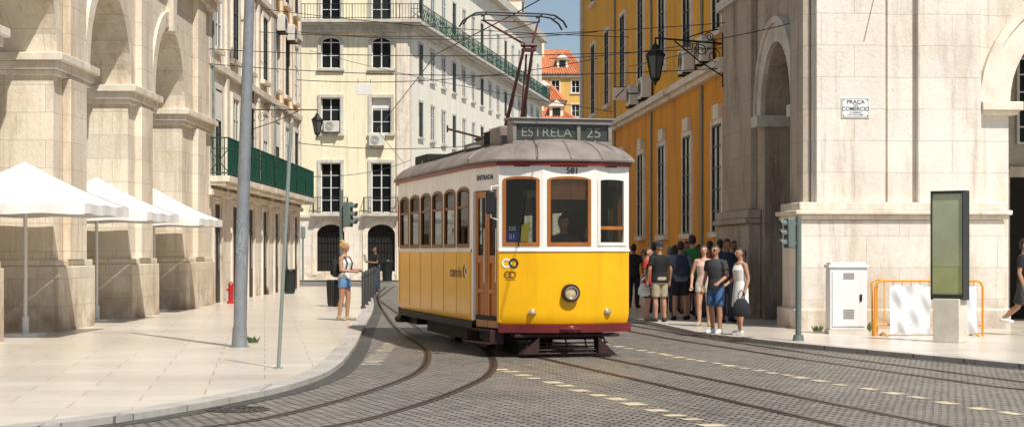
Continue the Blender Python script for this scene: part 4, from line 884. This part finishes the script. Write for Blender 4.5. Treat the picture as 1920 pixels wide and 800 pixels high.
# ------------------------------------------------------------------ TRAM
TR=thing('tram','yellow and white vintage tram with wooden window frames in mid street','tram',(TX,TY,0),TA)
arc=[(x/10,.30*(x/10)**2) for x in range(-10,11)]
rear=[(-x,8.85-.30*x*x) for x in [i/10 for i in range(-10,11)]]
full=arc+[(1.17,1.35),(1.17,7.5)]+[(x,y) for x,y in rear]+[(-1.17,7.5),(-1.17,1.35)]
def normals(path,closed):
    out=[];n=len(path)
    for i in range(n):
        a=Vector(path[(i-1)%n] if closed or i>0 else path[i]); c=Vector(path[(i+1)%n] if closed or i<n-1 else path[i]); t=(c-a).normalized(); out.append(Vector((t.y,-t.x)))
    return out
def pathwall(mb,path,levels,closed=False,capA=False,capB=False):
    ns=normals(path,closed); mb.rings([[(p[0]+n.x*o,p[1]+n.y*o,z) for p,n in zip(path,ns)] for z,o in levels],capA,capB,closed)
b=MB(); pathwall(b,full,[(.50,-.035),(.56,-.01),(.66,0),(1.56,0)]); b.build('lower_body','yel',TR)
b=MB(); pathwall(b,full,[(1.555,.0),(1.557,.016),(1.580,.016),(1.60,.0)]); b.build('waist_rail','twhite',TR)
b2=MB(); pathwall(b2,arc,[(.365,-.03),(.37,.045),(.49,.045),(.498,-.03)]); b2.build('bumper','tred',TR)
b3=MB(); pathwall(b3,full[20:],[(.38,-.03),(.385,.0),(.495,.0),(.498,-.03)]); b3.build('skirt_rail','tundr',TR)
b=MB(); b.slab([(x*.97,y*.99+.03) for x,y in full],.53,.60); b.build('floor','tundr',TR)
b=MB(); b.slab([(x*.985,y*.996+.02) for x,y in full],2.80,2.84); b.build('ceiling','doorwood',TR)  # ceiling coloured dark to stand for the dim interior
def segM(A,B):
    U=Vector((B[0]-A[0],B[1]-A[1],0)); L=U.length; U/=L; V=Vector((-U.y,U.x,0))
    m=Matrix(((U.x,V.x,0,A[0]),(U.y,V.y,0,A[1]),(0,0,1,0),(0,0,0,1))); return m,L
segs={'fl':((-1.0,.30),(-.39,.045)),'fm':((-.39,.045),(.39,.045)),'fr':((.39,.045),(1.0,.30)),'rv':((1.0,.30),(1.17,1.35)),'rs':((1.17,1.35),(1.17,7.5)),'rv2':((1.17,7.5),(1.0,8.55)),'br':((1.0,8.55),(.39,8.805)),'bm':((.39,8.805),(-.39,8.805)),'bl':((-.39,8.805),(-1.0,8.55)),'lv2':((-1.0,8.55),(-1.17,7.5)),'ls':((-1.17,7.5),(-1.17,1.35))}
b=MB(); wins=[]
for k,(A,B) in segs.items():
    m,L=segM(A,B); b.M=m
    if k in('ls','rs'): ops=[(.10+i*1.0,.10+i*1.0+.88,1.615,2.56,.10) for i in range(6)]
    elif k in('rv','rv2','lv2'): ops=[(.14,L-.14,1.64,2.5)]
    else: ops=[(.055,L-.055,1.64,2.66,.06)]
    wall(b,0,L,1.598,2.84,ops,0,.05)
    for o in ops: wins.append((k,m,o))
b.build('upper_body','twhite',TR,smooth=False)
for k,m,o in wins:
    x0,x1,z0,z1=o[:4]; rise=o[4] if len(o)>4 else 0
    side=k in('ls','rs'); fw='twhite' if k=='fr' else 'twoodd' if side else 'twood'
    f=win(TR,x0+.001,x1-.001,z0+.001,z1,y=-.012,cols=1,rows=1,fm=fw,gm='tglass' if k[0]in'fb' else 'tglass2',rise=rise,sur=None,M4=m,w=.05 if k[0]=='f' else .06)
    if side:
        g=MB(m); g.box(x0+.05,x1-.05,.032,.04,z1-.30,z1-.02); g.build('blind','blind',f); g=MB(m); g.box(x0+.05,x1-.05,-.006,.03,z1-.335,z1-.295); g.build('transom','twoodd',f)
    if k=='fr': g=MB(m); g.box(x0+.05,x1-.05,-.01,.03,1.88,1.93); g.build('rail','twood',f)
    if k=='fm': g=MB(m); g.box(x0+.05,x1-.05,.05,.055,2.32,2.63); g.build('sun_blind','twood',f)
m,L=segM(*segs['ls'])
for i in range(7): x=.03+i*1.0; b=MB(m); b.box(x-.005,x+.005,-.004,.0,.58,1.55); b.build('panel_seam','seam',TR)
b=MB(); pathwall(b,full,[(2.815,.0),(2.817,.04),(2.868,.045),(2.872,.0)],True); b.build('roof_trim','tredband',TR)
def rr(s,sy,z,e): 
    yc=4.425; return [(x*s+(math.copysign(e,x) if abs(x)>.5 else 0),yc+(y-yc)*sy+(-e if y<2 else e if y>7 else 0),z) for x,y in full]
b=MB(); b.rings([rr(1.0,1.0,2.875,.03),rr(1.0,1.0,2.88,.07),rr(1.0,1.0,2.905,.075),rr(.985,.995,2.97,.05),rr(.94,.98,3.05,.02),rr(.84,.955,3.13,0),rr(.66,.92,3.20,0),rr(.4,.875,3.24,0),rr(.1,.83,3.255,0)]); b.build('roof','troof',TR)
for i in (-8,-5,0,5,8):
    p=arc[i+10]; pts=[]
    for s,sy,z,e in ((1.0,1.0,2.915,.07),(.985,.995,2.975,.05),(.94,.98,3.055,.02),(.84,.955,3.135,0),(.66,.92,3.205,0)): pts.append((p[0]*s,4.425+(p[1]-4.425)*sy-e,z))
    b=MB(); b.tube(pts,.016,5); b.build('roof_rib','troof',TR)
b=MB(); b.tube([(-1.24,1.3,2.95),(-1.13,1.4,3.05),(-.96,1.45,3.13)],.02,5); b.build('roof_rib','troof',TR)
# destination box
b=MB(); b.box(-.74,.80,.50,.86,3.10,3.20); b.box(-.74,.80,.47,.86,3.45,3.52); b.box(-.74,-.68,.50,.86,3.20,3.45); b.box(.74,.80,.50,.86,3.20,3.45); b.box(.25,.31,.50,.86,3.20,3.45); b.box(-.68,.74,.56,.86,3.20,3.45); b.box(-.78,.84,.44,.90,3.5201,3.545); o=b.build('destination_box','vent',TR,.01)
b=MB(); b.box(-.678,.248,.535,.558,3.202,3.448); b.build('destination_panel','dest',o); b=MB(); b.box(.312,.738,.535,.558,3.202,3.448); b.build('number_panel','dest',o)
text(o,'destination_lettering','ESTRELA',.195,T((-.215,.53,3.325)),'destt',.0,1.06); text(o,'number_lettering','25',.205,T((.52,.53,3.325)),'destt',.0,1.2)
# roof equipment
b=MB(); b.box(-.80,-.42,1.05,1.75,3.08,3.46); b.build('roof_box','troof',TR,.03)
b=MB(); b.box(-.74,-.12,1.9,2.5,3.2,3.24)
for i in range(9): yy=1.92+i*.066; b.box(-.72,-.14,yy,yy+.03,3.2401,3.42)
b.box(-.74,-.12,1.9,2.5,3.4201,3.44); b.build('resistor_bank','tundr',TR)
b=MB(); b.box(-.6,.6,2.7,4.5,3.24,3.28); b.box(-.6,-.5,2.7,4.5,3.2801,3.37); b.box(.5,.6,2.7,4.5,3.2801,3.37); b.build('walkway','troof',TR,.01)
b=MB(); b.box(.05,.58,1.4,2.2,3.17,3.38); b.build('roof_box','vent',TR,.03)
for y in (2.0,5.6): b=MB(); b.ell((-.78,y+.8,3.13),(.20,.22,.14),16,8); b.build('roof_vent','vent',TR)
b=MB(); b.box(-.05,.2,2.5,2.68,3.242,3.48); b.build('fuse_box','acbeige',TR,.02)
b=MB(); b.box(-.95,-.55,6.0,7.1,3.08,3.30); b.build('roof_box','tundr',TR,.02)
b=MB(); b.tube([(-.9,1.4,3.16),(-.95,3.0,3.18),(-.95,5.8,3.17)],.025,6); b.build('cable_conduit','tundr',TR)
for x,y in ((-.3,3.0),(.3,3.0),(-.3,4.0),(.3,4.0)):
    b=MB(); b.tube([(x,y,3.28),(x,y,3.31),(x,y,3.33),(x,y,3.36),(x,y,3.38),(x,y,3.44)],[.03,.05,.03,.05,.03,.025],10); b.build('insulator','tredband',TR)
# pantograph
b=MB()
for x in (-.42,.42): b.tube([(x,2.6,3.46),(x,4.4,3.46)],.026,6)
for y in (2.7,3.5,4.3): b.tube([(-.45,y,3.46),(.45,y,3.46)],.026,6)
for x in (-.42,.42):
    for y in (2.8,4.2): b.tube([(x,y,3.25),(x,y,3.46)],[.05,.035],8)
b.build('pantograph_base','pantored',TR)
b=MB(); b.tube([(-.14,3.5,3.5),(-.07,2.4,4.85)],[.036,.024],8); b.tube([(.14,3.5,3.5),(.07,2.4,4.85)],[.036,.024],8); b.tube([(-.2,3.5,3.5),(.2,3.5,3.5)],.045,8); b.tube([(-.13,2.4,4.85),(.13,2.4,4.85)],.034,8)
b.tube([(0,3.0,3.5),(0,2.55,4.72)],.014,6); b.box(-.10,.10,2.33,2.50,4.75,4.80); b.tube([(-.1,2.42,4.75),(-.1,2.42,4.62)],.018,6); b.build('lower_arm','pantored',TR)
b=MB(); b.tube([(-.05,2.4,4.85),(-.52,3.42,5.36)],[.023,.015],8); b.tube([(.05,2.4,4.85),(.42,3.42,5.36)],[.023,.015],8); b.tube([(-.30,2.95,5.12),(.25,2.95,5.12)],.011,6); b.tube([(-.3,2.95,5.12),(.42,3.42,5.36)],.009,6); b.tube([(-.55,3.42,5.36),(.45,3.42,5.36)],.015,6); b.build('upper_arm','pantored',TR)
b=MB()
for y in (3.28,3.58): b.tube([(-.88,y,5.26),(-.82,y,5.36),(-.68,y,5.455),(-.5,y,5.48),(.5,y,5.48),(.68,y,5.455),(.82,y,5.36),(.88,y,5.26)],.017,6)
for x in (-.5,.44): b.tube([(x,3.26,5.45),(x,3.6,5.45)],.014,6); b.tube([(x,3.42,5.36),(x,3.42,5.45)],.014,6)
for x in (-.72,.72): b.tube([(x,3.28,5.43),(x,3.58,5.43)],.010,6)
b.build('collector_head','iron',TR)
b=MB(); b.tube([(-.95,4.2,3.62),(-.35,4.4,3.50),(.1,4.5,3.40)],.020,6); b.tube([(-.95,4.2,3.68),(-.95,4.2,3.56)],.015,6); b.build('trolley_hook','pantored',TR)
# lamps
b=MB(); b.disc((0,0,.95),.098,.132,-.09,.02,32); h=b.build('headlight','tredd',TR,.008); b=MB(); b.M=T((0,-.045,.95)); b.ell((0,0,0),(.096,.035,.096),20,10); b.build('lens','lens',h)
b=MB(); b.disc((0,0,.95),.086,.098,-.098,-.07,32); b.build('lamp_ring','chrome',h)
for x in (-.55,.60):
    y=.30*x*x; b=MB(); b.M=T((x,y-.015,.67)); b.ell((0,0,0),(.065,.035,.05),16,8); o=b.build('marker_light','chrome',TR); b=MB(); b.M=T((x,y-.042,.67)); b.ell((0,0,0),(.042,.016,.033),12,8); b.build('lens','lens',o)
b=MB(); b.tube([(-.16,-.045,.42),(0,-.12,.42),(.16,-.045,.42)],[.03,.045,.03],8); b.box(-.07,.07,-.12,-.05,.37,.47); b.build('coupler','tred',TR,.01)
# logos
def rings_logo(A,B,z,u,r,m1,m2,name,wd=.62):
    mm,L=segM(A,B); b=MB(mm); b.disc((u-r*.75,0,z),r*wd,r,-.012,.003,24); b.build(name,m1,TR); b=MB(mm); b.disc((u+r*.75,0,z),r*wd,r,-.014,.003,24); b.build(name,m2,TR)
rings_logo((-1.0,.30),(-.7,.147),1.385,.17,.072,'twhite','navy','ring_mark'); rings_logo((-1.0,.30),(-.7,.147),1.22,.17,.052,'brownlogo','brownlogo','small_ring_mark',.7)
mm,L=segM((-1.0,.30),(-.7,.147)); boxes('small_mark','brownlogo',TR,[(.08,.15,-.01,.003,1.215,1.224),(.10,.24,-.01,.003,1.14,1.148)],mm)
rings_logo((-1.17,7.5),(-1.17,1.35),1.25,5.72,.10,'brownlogo','twhite','side_ring_mark',.72)
m,L=segM(*segs['ls']); text(TR,'side_lettering','carris',.24,m@T((5.0,-.008,1.23)),'brownlogo',.002,1.6)
m,L=segM(*segs['fm']); text(TR,'fleet_number','581',.12,m@T((.44,-.006,2.738)),'navy',.002,1.05)
m,L=segM(*segs['fl']); b=MB(m); b.tube([(.30,-.03,1.62),(.30,-.035,1.66),(.36,-.03,2.2)],.008,5); b.tube([(.33,-.03,1.9),(.40,-.03,2.45)],.006,5); b.build('wiper','black',TR)
# door
A=(-1.17,1.35);Bq=(-1.0,.30); m,L=segM(A,Bq)
b=MB(m); b.box(0,L,0,.05,2.47,2.84); b.box(0,.06,0,.05,.52,2.47); b.box(L-.08,L,0,.05,1.58,2.47); b.build('door_post','twhite',TR); b=MB(m); b.box(L-.08,L,0,.05,.52,1.578); b.build('door_corner_post','yel',TR)
text(TR,'door_lettering','ENTRADA',.105,m@T((L*.5,-.006,2.66)),'navy',.002,1.35)
for i in range(2):
    x0=.07+i*.455; x1=x0+.44; b=MB(m); y0=.04
    b.box(x0,x0+.07,y0,y0+.04,.42,2.46); b.box(x1-.07,x1,y0,y0+.04,.42,2.46)
    for z0,z1 in ((.42,.54),(.93,1.0),(1.38,1.50),(2.36,2.46)): b.box(x0+.07,x1-.07,y0+.001,y0+.04,z0,z1)
    b.box(x0+.07,x1-.07,y0+.026,y0+.037,.54,1.38); o=b.build('door','twood2',TR,.006); g=MB(m); g.quad((x0+.07,y0+.02,1.50),(x1-.07,y0+.02,1.50),(x1-.07,y0+.02,2.36),(x0+.07,y0+.02,2.36)); g.build('door_pane','tglass2',o)
    g=MB(m); g.tube([(x1-.03,y0-.03,1.1),(x1-.03,y0-.03,1.9)],.012,6); g.build('handrail','chrome',o)
b=MB(m); b.box(.05,L-.05,-.06,.12,.37,.40); b.box(.05,L-.05,-.16,.05,.19,.215); b.box(.05,.075,-.12,.1,.19,.40); b.box(L-.075,L-.05,-.12,.1,.19,.40); b.build('door_step','tredd',TR,.006)
# mirror
b=MB(); b.tube([(-1.02,.28,2.52),(-1.16,.12,2.50),(-1.16,.12,2.05),(-1.03,.27,2.02)],.014,6); o=b.build('mirror_arm','whitebox',TR); b=MB(T((-1.17,.11,2.27))@Matrix.Rotation(R(-12),4,'Z')); b.box(-.07,.07,-.04,.03,-.17,.17); b.build('mirror','black',o,.02)
# running gear
b=MB(); b.box(-.72,.72,2.2,6.6,.30,.52); b.box(-.85,.85,.45,8.4,.44,.53); b.box(-.9,-.7,2.6,6.2,.14,.36); b.box(.7,.9,2.6,6.2,.14,.36); b.box(-.95,-.6,6.9,8.3,.22,.46); b.box(-.9,.9,1.3,2.1,.2,.45); b.tube([(-1.05,7.7,.30),(-1.05,8.3,.28)],.07,8); b.build('truck_frame','tundr',TR,.01)
for y in (3.2,5.7):
    for s in (-1,1):
        b=MB(Matrix.Translation((s*.45,y,.335))@Matrix.Rotation(PI/2,4,'Z')); b.disc((0,0,0),.08,.33,-.06,.06,32); b.disc((0,0,0),.0,.36,-.08*s-.01,-.08*s+.01,32); o=b.build('wheel','rail',TR); b=MB(Matrix.Translation((s*.45,y,.335))@Matrix.Rotation(PI/2,4,'Z')); b.disc((0,0,0),0,.09,-.09,.09,16); b.build('hub','tundr',o)
b=MB()
for i in range(4): z=.06+i*.05; y=.10+i*.03; b.tube([(-.66,y+.10,z),(-.5,y,z),(.5,y,z),(.66,y+.10,z)],.012,5)
for x in (-.6,-.3,0,.3,.6): b.tube([(x,.11+.05*abs(x),.05),(x,.22,.24),(x,.45,.36)],.013,5)
b.build('lifeguard','tredd',TR)
for s in (-1,1): b=MB(); b.prism([(s*.72,.05),(s*.45,.05),(s*.45,.30)],.05,.30); b.build('fender_plate','tredd',TR,.006)
b=MB(); b.box(-.80,.80,.12,.40,.30,.345); b.build('front_beam','tredd',TR,.006)
# interior
for i in range(5):
    for s in (-1,1):
        y=2.0+i*1.05; xa,xb=(.35,1.05) if s>0 else (-1.05,-.35); b=MB(); b.box(xa,xb,y,y+.45,1.0,1.06); b.box(xa,xb,y+.44,y+.49,1.0601,1.62); b.box(xa+.05,xb-.05,y+.1,y+.4,.60,.9999); b.build('bench_seat','doorwood',TR)
boxes('bulkhead','doorwood',TR,[(-1.0,-.35,1.36,1.40,.6,2.8),(.35,1.0,1.36,1.40,.6,2.8),(-.35,.35,1.365,1.395,2.5,2.8)])
b=MB(); b.tube([(-.25,.35,.6),(-.25,.35,1.45)],.10,14); b.tube([(-.25,.35,1.45),(-.25,.35,1.52)],.13,14); b.build('controller','tundr',TR)
b=MB(); b.box(-.05,.4,.95,1.3,1.08,1.14); b.tube([(.18,1.1,.6),(.18,1.1,1.08)],.05,8); b.build('driver_seat','tundr',TR)
m,L=segM(*segs['fl']); b=MB(m); b.box(.07,.30,.055,.065,1.70,1.84); o=b.build('route_card','blue',TR); b=MB(m); b.box(.07,.30,.056,.066,1.842,1.94); b.build('card_top','navy',o); b=MB(m); b.prism([(.31,1.70),(.42,1.70),(.46,2.0),(.33,1.94)],.058,.066); b.build('card_edge','cardyel',o)
text(o,'card_lettering','01',.10,m@T((.19,.05,1.77)),'twhite',.0); text(o,'card_lettering','25E',.075,m@T((.19,.05,1.89)),'twhite',.0)
sitL=((.13,-.42,.88),(.13,-.40,.42)); sitD=((.13,-.30,.88),(.13,-.28,.42))
p=tw(.10,.72); person('tram driver in dark uniform seen through the middle windscreen',p[0],p[1],TA+R(8),1.76,z0=.34,skin='s_tan',top=('tee','c_uni'),bottom=('long','c_navy'),legL=sitD,legR=sitD,armL=((.26,-.12,1.16),(.18,-.36,1.15)),armR=((.26,-.12,1.16),(.15,-.38,1.12)))
p=tw(.62,.95); person('standing passenger in pale top beside the tram driver',p[0],p[1],TA+R(60),1.62,z0=.60,skin='s_tan',sex='f',hair=('long','h_brown'),top=('tee','c_pink'),bottom=('long','c_jean'),armL=((.26,-.05,1.16),(.22,-.3,1.1)))
p=tw(-.45,1.0); person('passenger with dark hair by the left windscreen of the tram',p[0],p[1],TA+R(-30),1.62,z0=.22,skin='s_tan',top=('tee','c_white'),bottom=('long','c_navy'),legL=sitL,legR=sitL)
for i,(y,c,l) in enumerate(((2.25,'c_red','seated passenger in red behind the first side window of the tram'),(4.35,'c_blue','seated passenger in blue behind a middle side window of the tram'))):
    p=tw(-.72,y); person(l,p[0],p[1],TA,1.66,z0=.20,skin='s_tan',top=('tee',c),bottom=('long','c_navy'),legL=sitL,legR=sitL)
# ------------------------------------------------------------------ light, world, camera
el=R(55); hd=Vector((.52,-.854)).normalized(); sd=Vector((hd.x*math.cos(el),hd.y*math.cos(el),math.sin(el)))
su=bpy.data.lights.new('sun','SUN'); su.energy=5.0; su.angle=R(.5); su.color=(1,.95,.87); so=bpy.data.objects.new('sun',su); COL.objects.link(so); so.rotation_euler=sd.to_track_quat('Z','Y').to_euler(); so.location=(0,0,40)
w=bpy.data.worlds.new('World'); SC.world=w; w.use_nodes=True; nt=w.node_tree; sk=nt.nodes.new('ShaderNodeTexSky'); sk.sky_type='NISHITA'; sk.sun_disc=False; sk.sun_elevation=el; sk.sun_rotation=math.atan2(hd.x,hd.y); sk.air_density=1.0; sk.dust_density=1.0
nt.links.new(mixc(nt,.22,sk.outputs[0],(5.8,7.0,8.8)),nt.nodes['Background'].inputs[0]); nt.nodes['Background'].inputs[1].default_value=.085
cam=bpy.data.cameras.new('camera'); cam.sensor_width=36; cam.lens=36*F/1920; cam.shift_y=(HY-400)/1920; cam.clip_end=2000; cam.clip_start=.5
co=bpy.data.objects.new('camera',cam); COL.objects.link(co); co.location=(0,0,H); co.rotation_euler=(PI/2,0,0); SC.camera=co
SC.view_settings.view_transform='Standard'; SC.view_settings.look='None'; SC.view_settings.exposure=0
